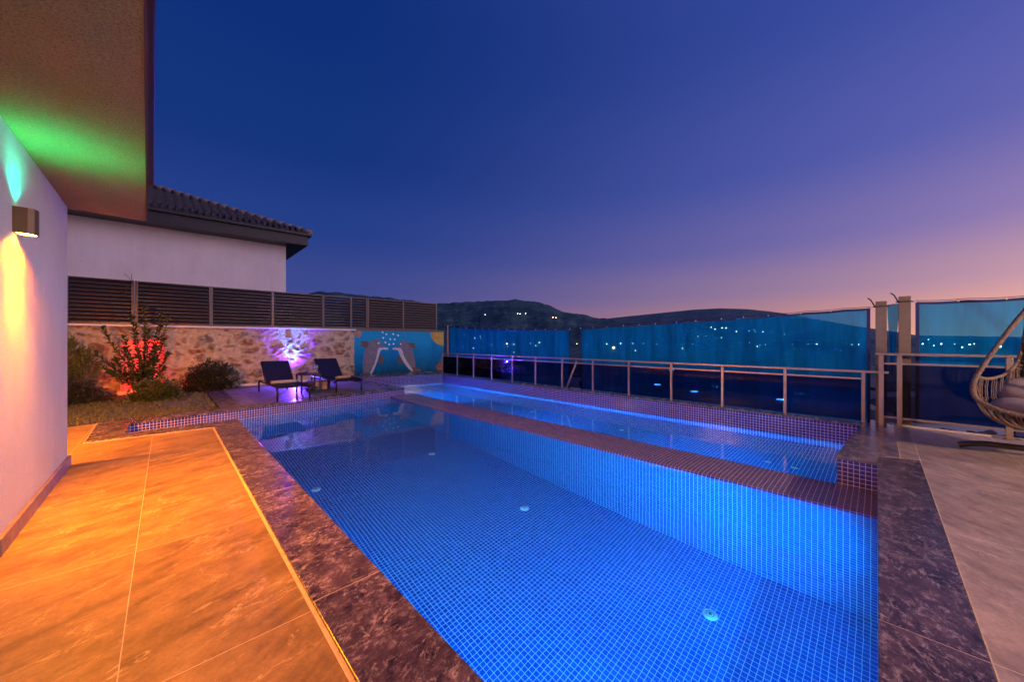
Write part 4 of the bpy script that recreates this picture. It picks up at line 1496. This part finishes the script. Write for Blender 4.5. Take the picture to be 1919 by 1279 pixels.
# stand: floor loop, rising pole and hook
b1 = MB()
fl = catmull([(-.02, .62, .03), (-.02, .58, .045), (0.0, .45, .07), (.02, .2, .075), (.03, -.1, .075), (.02, -.4, .07), (-.02, -.62, .03)], 6)
b1.tube(fl, .03, 10)
b1.build('stand_foot', [M['dark_steel']], hc)
b1 = MB()
b1.tube(catmull([(.02, -.05, .075), (.30, -.30, .07), (.50, -.50, .10), (.60, -.62, .5), (.62, -.64, 1.2), (.52, -.46, 1.75), (.28, -.2, 2.04), (.02, 0, 2.0), (-.02, 0, 1.92)], 8), .027, 10)
b1.build('stand_pole', [M['dark_steel']], hc)
b1 = MB(); b1.tube([(-.02, 0, 1.92), (-.02, 0, 1.62)], .006, 6); b1.build('chain', [M['dark_steel']], hc)

# ---------------------------------------------------------------- plants
def leaf(mb_, p_, d_, L_, W_, droop=.2, fold=.15):
    d_ = d_.normalized()
    up = Vector((0, 0, 1)) if abs(d_.z) < .95 else Vector((1, 0, 0))
    s_ = d_.cross(up).normalized()
    s_ = (s_ + Vector((random.uniform(-.5, .5), random.uniform(-.5, .5), random.uniform(-.5, .5)))).normalized()
    s_ = (s_ - d_ * s_.dot(d_)).normalized()
    n_ = s_.cross(d_)
    mid = p_ + d_ * L_ * .5 + n_ * L_ * fold * .3
    tip = p_ + d_ * L_ - Vector((0, 0, 1)) * L_ * droop
    b = len(mb_.v)
    mb_.v += [tuple(p_), tuple(mid + s_ * W_), tuple(tip), tuple(mid - s_ * W_)]
    mb_.f.append((b, b + 1, b + 2, b + 3)); mb_.uv += [(0, 0)] * 4; mb_.mi.append(0); mb_.sm.append(False)


def rv(): return Vector((random.gauss(0, 1), random.gauss(0, 1), random.gauss(0, 1))).normalized()


# tall laurel shrub in front of the red panel
sh = empty('laurel_shrub', (-.38, 12.0, -.03), label='tall open shrub with glossy leaves in front of the red panel', cat='shrub')
st = MB(); lf = MB()
random.seed(21)
tips = [(.02, .05, 2.05), (.42, .0, 1.82), (-.18, .0, 1.80), (-.62, -.05, 1.55), (.28, .05, 1.92), (-.95, -.1, 1.02), (-.72, .0, 1.0), (.36, 0, 1.3), (.42, -.05, .95),
        (.10, -.1, 1.5), (-.3, -.1, 1.35), (.2, -.15, 1.1), (-.05, -.15, .9), (-.42, -.12, .85), (.34, -.1, .6), (-.52, -.1, .58), (.1, -.2, .6), (-.2, -.18, .55), (.05, .05, 1.7), (-.12, .0, 1.62), (.3, .0, 1.62), (-.30, -.05, 1.08), (.20, -.1, .85)]
for tx, ty, tz in tips:
    P = catmull([(0 + random.uniform(-.04, .04), 0, 0), (tx * .25, ty * .5, tz * .35), (tx * .7, ty, tz * .7), (tx, ty, tz)], 8)
    st.tube(P, [.012 * (1 - i / len(P)) + .003 for i in range(len(P))], 5)
    n = len(P)
    for i in range(n // 4, n):
        for k in range(4):
            d_ = (rv() + Vector((0, -.2, .55)) + (P[i] - P[i - 1]).normalized() * .6)
            leaf(lf, P[i] + rv() * .01, d_, random.uniform(.09, .15), random.uniform(.020, .030))
    for k in range(8):
        leaf(lf, P[-1], rv() + Vector((0, 0, 1.4)), random.uniform(.07, .12), .018, 0)
st.build('stems', [M['bark']], sh)
lf.build('foliage', [M['leaf_gloss']], sh)


def bush(name, base, rx, ry, rz_, n, L_, W_, mat, label, cat='bush', seed=1, jag=.25):
    random.seed(seed)
    o = empty(name, base, label=label, cat=cat)
    st_, lf_ = MB(), MB()
    for k in range(40):
        a = random.uniform(0, 6.28); e_ = random.uniform(.15, 1.4)
        d_ = Vector((math.cos(a) * math.cos(e_) * rx, math.sin(a) * math.cos(e_) * ry, math.sin(e_) * rz_))
        d_ *= 1 + jag * noise.noise(d_ * 6 + Vector((seed, 0, 0)))
        st_.tube([Vector((0, 0, 0)), d_ * .5 + rv() * .02, d_ * .92], [.008, .006, .003], 4)
    for k in range(n):
        a = random.uniform(0, 6.28); e_ = math.asin(random.uniform(-.05, 1))
        rr_ = random.random() ** .35
        d_ = Vector((math.cos(a) * math.cos(e_), math.sin(a) * math.cos(e_), math.sin(e_)))
        f_ = 1 + jag * 1.6 * noise.noise(d_ * 3.3 + Vector((seed, 3, 0)))
        p_ = Vector((d_.x * rx, d_.y * ry, d_.z * rz_)) * rr_ * f_
        if noise.noise(p_ * 9 + Vector((seed, 0, 5))) < -.22: continue
        leaf(lf_, p_, d_ + rv() * .8 + Vector((0, 0, .4)), L_ * random.uniform(.7, 1.3), W_, .1)
    st_.build('stems', [M['bark']], o)
    lf_.build('foliage', [mat], o)
    return o


bush('dark_bush', (.82, 12.0, -.02), .58, .34, .72, 9000, .06, .016, M['leaf_dark'], 'dull dark rounded bush right of the red panel', seed=3)
bush('low_bush', (-.16, 10.85, -.03), .42, .34, .44, 6500, .06, .019, M['leaf_box'], 'small leafy green bush at the lawn edge below the tall shrub', seed=5)
bush('corner_bush', (-1.50, 11.4, -.03), .62, .42, .50, 8000, .06, .015, M['leaf_dark'], 'low dark bush by the house corner under the juniper', seed=9)

# juniper: ascending feathery plumes
random.seed(33)
jn = empty('juniper', (-1.78, 12.0, -.03), label='feathery yellow-green juniper half hidden by the house corner', cat='conifer')
st, lf = MB(), MB()
st.tube(catmull([(0, 0, 0), (.01, 0, .7), (.02, 0, 1.3), (.03, 0, 1.85)], 6), .018, 6)


def sprig(b0, d_, L_, n=16):
    e0 = b0 + d_ * L_
    st.tube([b0, e0], [.004, .0015], 3, cap=False)
    for k in range(n):
        s_ = random.random()
        p_ = b0 + d_ * L_ * s_
        leaf(lf, p_, d_ + rv() * .55, random.uniform(.03, .055), .0055, 0)
    leaf(lf, e0, d_, .05, .005, 0)


def cone(cx0, cy0, z0, z1, r0, n):
    for k in range(n):
        s_ = random.random() ** 1.25
        z_ = z0 + (z1 - z0) * s_
        a = random.uniform(0, 6.28)
        lob = .8 + .35 * noise.noise(Vector((math.cos(a) * 1.4, math.sin(a) * 1.4, z_ * 3.1 + cx0)))
        r_ = r0 * (1 - s_) ** .75 * lob * (.45 + .55 * random.random() ** .4) + .015
        o_ = Vector((math.cos(a), math.sin(a) * .75, 0))
        d_ = (o_ * random.uniform(.25, .8) + Vector((0, 0, 1)) + rv() * .18).normalized()
        sprig(Vector((cx0 + .02, cy0, z_)) + o_ * r_, d_, random.uniform(.09, .17))


cone(.03, 0, .15, 1.86, .46, 620)
cone(.30, -.12, .30, 1.30, .30, 260)
cone(.52, -.15, .42, 1.08, .24, 170)
cone(-.35, -.1, .25, 1.55, .34, 240)
st.build('trunk', [M['bark']], jn)
lf.build('foliage', [M['leaf_juniper']], jn)
# climbing twig over the fence post
mb = MB()
mb.tube([(0, 0, 0), (.01, 0, .10), (-.0, 0, .2), (.005, 0, .26)], .006, 5)
mb.tube([(.01, 0, .08), (-.05, 0, .17), (-.12, 0, .26)], .005, 5)
mb.tube([(0, 0, .04), (-.08, -.03, -.1), (-.10, -.03, -.3)], .005, 5)
o = mb.build('fence_twig', [M['bark']], label='thin bare twig poking over the fence beside a double post', cat='twig'); o.location = (-.60, wall_y(-.6) + .02, 2.62)

# ---------------------------------------------------------------- terrain, hills, town
F_ = 667.0


def azel(px, py):
    rel = math.atan((px - 959.5) / F_)
    return YAW - math.degrees(rel), (639.5 - py) / F_ * math.cos(rel)


h1 = [azel(*q) for q in ((60, 560), (300, 556), (480, 560), (560, 556), (600, 548), (625, 549), (650, 554), (700, 557), (760, 564), (800, 570), (822, 571), (870, 568), (920, 566), (960, 563.5), (1000, 567), (1020, 571), (1040, 578), (1055, 585),
                          (1080, 589), (1100, 592), (1120, 597), (1150, 600), (1180, 606), (1230, 616), (1300, 626), (1420, 634), (1919, 638))]
h2 = [azel(*q) for q in ((900, 628), (1060, 612), (1100, 603), (1134, 598), (1180, 593), (1250, 586), (1300, 581), (1350, 578.5), (1400, 580), (1440, 584), (1470, 588), (1500, 594), (1560, 604), (1600, 611), (1640, 617), (1690, 624), (1720, 629),
                          (1800, 630), (1919, 632), (2300, 634))]


def interp(T, az):
    T = sorted(T)
    if az <= T[0][0]: return T[0][1]
    if az >= T[-1][0]: return T[-1][1]
    for (a, b), (c, d) in zip(T[:-1], T[1:]):
        if a <= az <= c:
            s_ = (az - a) / (c - a)
            return b + (d - b) * s_
    return 0


def sstep(a, b, x_):
    s_ = max(0, min(1, (x_ - a) / (b - a)))
    return s_ * s_ * (3 - 2 * s_)


BASE = [(0, -3.2), (9, -3.6), (20, -5.5), (60, -10), (150, -20), (400, -27), (900, -26), (9000, -26)]


def base_z(r_):
    return interp(BASE, r_)


rs = [9, 12, 16, 22, 30, 40, 55, 75, 100, 140, 190, 260, 350, 460, 580, 700, 820, 900, 960, 1020, 1080, 1140, 1200, 1260, 1320, 1380, 1440, 1500, 1560, 1640, 1750, 1900, 2300, 3200, 5000, 8000]
azs = []
a = -180.0
while a < 180:
    azs.append(a)
    a += .3 if -16 < a < 110 else 3.0
azs.append(180.0)
mb = MB()
for r_ in rs:
    for az in azs:
        zb = base_z(r_)
        e1 = interp(h1, az) if -16 < az < 125 else .05
        zr_ = 1.25 + 1500 * e1
        s_ = sstep(760, 1500, r_)
        x_, y_ = r_ * math.cos(R(az)), r_ * math.sin(R(az))
        nn_ = noise.fractal(Vector((x_ * .006, y_ * .006, 0)), .8, 2.1, 5)
        zz_ = zb + (zr_ - zb) * s_ + nn_ * 30 * s_ * (1 - s_) * 2.4 + 5 * noise.fractal(Vector((x_ * .03, y_ * .03, 4)), .8, 2.1, 3) * s_ * (1 if r_ < 1500 else 0)
        if r_ == 1500: zz_ += 1.6 * noise.noise(Vector((az * 4, 0, 0))) + 1.0 * noise.noise(Vector((az * 15, 0, 0)))
        if r_ > 1500: zz_ = zb + (zr_ - zb) * (1 - sstep(1500, 2300, r_))
        if 30 < r_ < 800: zz_ += 1.2 * nn_ * min(1, (r_ - 30) / 100)
        mb.v.append((x_, y_, zz_))
na = len(azs)
for j in range(len(rs) - 1):
    for i in range(na - 1):
        q = j * na + i
        mb.f.append((q, q + na, q + na + 1, q + 1)); mb.uv += [(0, 0)] * 4; mb.mi.append(0); mb.sm.append(True)
mb.face([(9 * math.cos(R(az)), 9 * math.sin(R(az)), -3.6) for az in azs[:-1]])


def hill_mat(name, a, b, c_):  # bluish stops: distance haze put into the colour, paler on the far hill
    m, t, p = new_mat(name)
    n1 = noise_n(t, coord(t), .010, 6, .65)
    n2 = noise_n(t, coord(t, 'Object', (1, 1, 2.2)), .045, 6, .75)
    n3 = noise_n(t, coord(t), .14, 4, .8)
    f_ = math_n(t, 'ADD', math_n(t, 'MULTIPLY', n1.outputs['Fac'], .3), math_n(t, 'ADD', math_n(t, 'MULTIPLY', n2.outputs['Fac'], .35), math_n(t, 'MULTIPLY', n3.outputs['Fac'], .35)))
    rp = ramp(t, [(.42, a), (.50, b), (.58, c_)])
    lk(t, f_, rp.inputs[0]); lk(t, rp.outputs[0], p.inputs['Base Color'])
    p.inputs['Roughness'].default_value = .95
    p.inputs['Specular IOR Level'].default_value = .1
    return m


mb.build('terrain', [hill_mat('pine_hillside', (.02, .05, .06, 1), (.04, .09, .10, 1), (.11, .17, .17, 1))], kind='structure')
mb = MB()
rs2 = [1850, 2000, 2200, 2400, 2550, 2650, 2700, 2800, 3100, 3800]
azs2 = [-45 + .3 * k for k in range(int(105 / .3))]
for r_ in rs2:
    for az in azs2:
        e2 = interp(h2, az)
        zr_ = 1.25 + 2700 * e2
        if r_ <= 2700: s_ = sstep(1850, 2700, r_)
        else: s_ = 1 - sstep(2700, 3800, r_)
        x_, y_ = r_ * math.cos(R(az)), r_ * math.sin(R(az))
        nn_ = noise.fractal(Vector((x_ * .004, y_ * .004, 3)), .8, 2.1, 5)
        zz_ = -30 + (zr_ + 30) * s_ + nn_ * 24 * s_ * (1 - s_) * 2
        if r_ == 2700: zz_ += 2.2 * noise.noise(Vector((az * 5, 2, 0))) + 1.8 * noise.noise(Vector((az * 17, 5, 0)))
        mb.v.append((x_, y_, zz_))
na = len(azs2)
for j in range(len(rs2) - 1):
    for i in range(na - 1):
        q = j * na + i
        mb.f.append((q, q + na, q + na + 1, q + 1)); mb.uv += [(0, 0)] * 4; mb.mi.append(0); mb.sm.append(True)
mb.build('far_hill', [hill_mat('hazed_pine_hillside', (.07, .11, .12, 1), (.10, .15, .16, 1), (.16, .21, .22, 1))], kind='structure')

# mast on the left hilltop
az, e_ = azel(607, 546)
mb = MB(); mb.tube([(0, 0, 0), (0, 0, 22)], [.7, .3], 6)
for k in range(3): mb.tube([(-1.2, 0, 10 + k * 4), (1.2, 0, 10 + k * 4)], .25, 5)
o = mb.build('radio_mast', [M['anthracite']], label='thin mast on the hilltop behind the fence', cat='mast')
o.location = (1480 * math.cos(R(az)), 1480 * math.sin(R(az)), 1.25 + 1480 * azel(607, 551)[1])

# distant lamps: pole and glowing head; one set per colour
def lamp_proto(name, colr, s_, r_):
    o = empty(name, (0, 0, 0))
    b_ = MB(); b_.tube([(0, 0, -1), (0, 0, 6)], .12, 5); b_.build('pole', [M['dark_steel']], o)
    b_ = MB(); b_.lathe([(0, 6), (r_ * .8, 6 + r_ * .4), (r_, 6 + r_), (r_ * .8, 6 + 1.6 * r_), (0, 6 + 2 * r_)], seg=8); b_.build('lamp_head', [glow(name + '_glow', colr, s_)], o)
    return o


LW = [(868, 651), (887, 653), (904, 648), (921, 646), (946, 647), (951, 650), (994, 644), (1004, 648), (1137, 645), (1163, 644), (1186, 644), (1206, 644), (1231, 645), (1298, 645), (1322, 631), (1340, 617), (1353, 615), (1405, 643), (1434, 647), (1424, 648), (1420, 650),
      (1485, 645), (1515, 645), (1530, 645), (1586, 645), (1597, 646), (1609, 646), (1575, 657), (1718, 645), (1729, 645), (1750, 648), (1764, 645), (1789, 645), (1803, 651), (1817, 646), (1826, 645), (1740, 637), (870, 628), (900, 632), (890, 634),
      (1361, 615), (1430, 622), (1415, 622), (1470, 627), (1352, 633), (909, 590), (970, 588), (975, 589), (985, 588), (1089, 645), (1100, 648)]
LO = [(963, 646), (950, 645), (963, 661), (1011, 643), (1081, 645), (1150, 653, 2), (1191, 658), (1279, 654), (1308, 631), (1333, 614), (1380, 622), (1419, 650), (1873, 651, 2), (1036, 595), (1042, 596), (1068, 597)]
LB = [(1404, 621), (1413, 619)]
pw = lamp_proto('white_street_lamp', (1, .90, .76, 1), 45, .5)
po = lamp_proto('amber_street_lamp', (1, .46, .15, 1), 45, .95)
pb = lamp_proto('blue_street_lamp', (.15, .2, 1, 1), 12, 1.1)


def terrain_z(az, r_):
    zb = base_z(r_)
    e1 = interp(h1, az)
    return zb + (1.25 + 1500 * e1 - zb) * sstep(760, 1500, r_)


for proto, Ls, lab, grp in ((pw, LW, 'tiny white lamp glowing in the dark town across the valley', 'white lamps across the valley'),
                            (po, LO, 'orange lamp glowing in the dark town across the valley', 'orange lamps across the valley'),
                            (pb, LB, 'deep blue lamp glowing on the slope seen through the long screen', 'blue lamps across the valley')):
    first = True
    for q in Ls:
        az, e_ = azel(q[0], q[1])
        # walk outwards until the sight line meets the ground 7 m below
        r_ = 150.0
        while r_ < 1480 and 1.25 + r_ * e_ - 6.5 > terrain_z(az, r_): r_ += 5
        if r_ <= 155: r_ = 320
        o = proto if first else copy_tree(proto)
        first = False
        k = max(.17, r_ / 900) * (q[2] if len(q) > 2 else 1) * random.choice((.5, .65, .8, 1.0, 1.5))
        o.scale = (k, k, k)
        o.location = (r_ * math.cos(R(az)), r_ * math.sin(R(az)), 1.25 + r_ * e_ - 6.5 * k)
        tag(o, lab, 'street lamp', grp)

# houses of the town below
def house_proto(w_, d_, h_, flat_roof, wallm, seed):
    o = empty('town_house', (0, 0, 0))
    b_ = MB(); b_.box(-w_ / 2, w_ / 2, -d_ / 2, d_ / 2, -3, h_); b_.build('wall', [wallm], o)
    b_ = MB()
    if flat_roof:
        b_.box(-w_ / 2 - .2, w_ / 2 + .2, -d_ / 2 - .2, d_ / 2 + .2, h_ + .01, h_ + .35)
    else:
        e_ = .4
        P = [(-w_ / 2 - e_, -d_ / 2 - e_, h_ + .01), (w_ / 2 + e_, -d_ / 2 - e_, h_ + .01), (w_ / 2 + e_, d_ / 2 + e_, h_ + .01), (-w_ / 2 - e_, d_ / 2 + e_, h_ + .01)]
        T = [(-w_ / 4, 0, h_ + 1.6), (w_ / 4, 0, h_ + 1.6)]
        b_.face([P[0], P[1], T[1], T[0]]); b_.face([P[2], P[3], T[0], T[1]]); b_.face([P[1], P[2], T[1]]); b_.face([P[3], P[0], T[0]]); b_.face(P[::-1])
    b_.build('roof', [M['tile_roof']], o)
    for sgn in (-1, 1):
        for k in range(2):
            for zf in range(int(h_ // 2.8)):
                b_ = MB(); x0_ = (-.28 + .42 * k) * w_
                b_.box(x0_, x0_ + 1.2, sgn * (d_ / 2 + .02) - .02, sgn * (d_ / 2 + .02) + .02, .9 + 2.8 * zf, 2.1 + 2.8 * zf)
                b_.build('window', [M['anthracite']], o)
    for k in range(2):
        for zf in range(int(h_ // 2.8)):
            b_ = MB(); y0_ = (-.28 + .4 * k) * d_
            b_.box(-w_ / 2 - .04, -w_ / 2 + .0, y0_, y0_ + 1.2, .9 + 2.8 * zf, 2.1 + 2.8 * zf)
            b_.build('window', [M['anthracite']], o)
    return o


WM = plain('town_white_wall', (.62, .58, .60), .8, 0, var=.1)
PM = plain('town_pink_wall', (.42, .28, .26), .8, 0, var=.1)
protos = [(house_proto(9, 8, 5.8, True, WM, 1), 'white flat-roofed house'), (house_proto(11, 8, 3.2, False, WM, 2), 'single-storey white house with hipped roof'), (house_proto(8, 8, 6.0, False, PM, 3), 'pinkish two-storey house with hipped roof')]
random.seed(11)
hp = [(832, 60, 0), (836, 110, 1), (850, 170, 0), (885, 90, 2), (930, 130, 1), (985, 75, 0), (1040, 120, 2), (1076, 85, 0), (1078, 150, 0), (1074, 240, 1), (1120, 100, 1), (1175, 150, 0), (1240, 80, 2), (1255, 190, 1), (1330, 110, 0),
      (1330, 55, 2), (1430, 38, 2), (1415, 150, 1), (1480, 90, 0), (1530, 42, 1), (1560, 140, 0), (1642, 65, 0), (1644, 130, 0), (1640, 220, 1), (1700, 95, 0), (1704, 160, 0), (1706, 55, 1), (1770, 110, 2), (1810, 170, 1), (1880, 85, 0)]
used = set()
for px, r_, k in hp:
    az, _ = azel(px, 640)
    pr, nm = protos[k]
    o = pr if k not in used else copy_tree(pr)
    used.add(k)
    o.location = (r_ * math.cos(R(az)), r_ * math.sin(R(az)), base_z(r_) + .2)
    o.rotation_euler = (0, 0, R(az + random.uniform(-35, 35)))
    tag(o, 'distant ' + nm + ' in the dark valley below the terrace', 'house', nm + 's in the valley')
# floodlit terraces below the railing
fl_l = [(1232, 722), (1301, 735), (1463, 750), (1528, 711), (1370, 702), (1258, 695), (1325, 714)]
fp = None
for i, (px, py) in enumerate(fl_l):
    az, e_ = azel(px, py)
    r_ = 30.0 if py > 715 else 45.0
    if fp is None:
        fp = empty('yard_lamp', (0, 0, 0))
        b_ = MB(); b_.tube([(0, 0, -4), (0, 0, .0)], .04, 6); b_.build('pole', [M['dark_steel']], fp)
        b_ = MB(); b_.box(-.10, .10, -.22, .22, 0, .06); b_.build('lamp_head', [glow('yard_lamp_glow', (.75, .88, 1, 1), 22)], fp)
        o = fp
    else:
        o = copy_tree(fp)
    o.location = (r_ * math.cos(R(az)), r_ * math.sin(R(az)), 1.25 + r_ * e_)
    o.rotation_euler = (0, 0, R(az))
    tag(o, 'small white yard lamp low behind the dark railing glass', 'lamp', 'yard lamps below the terrace')
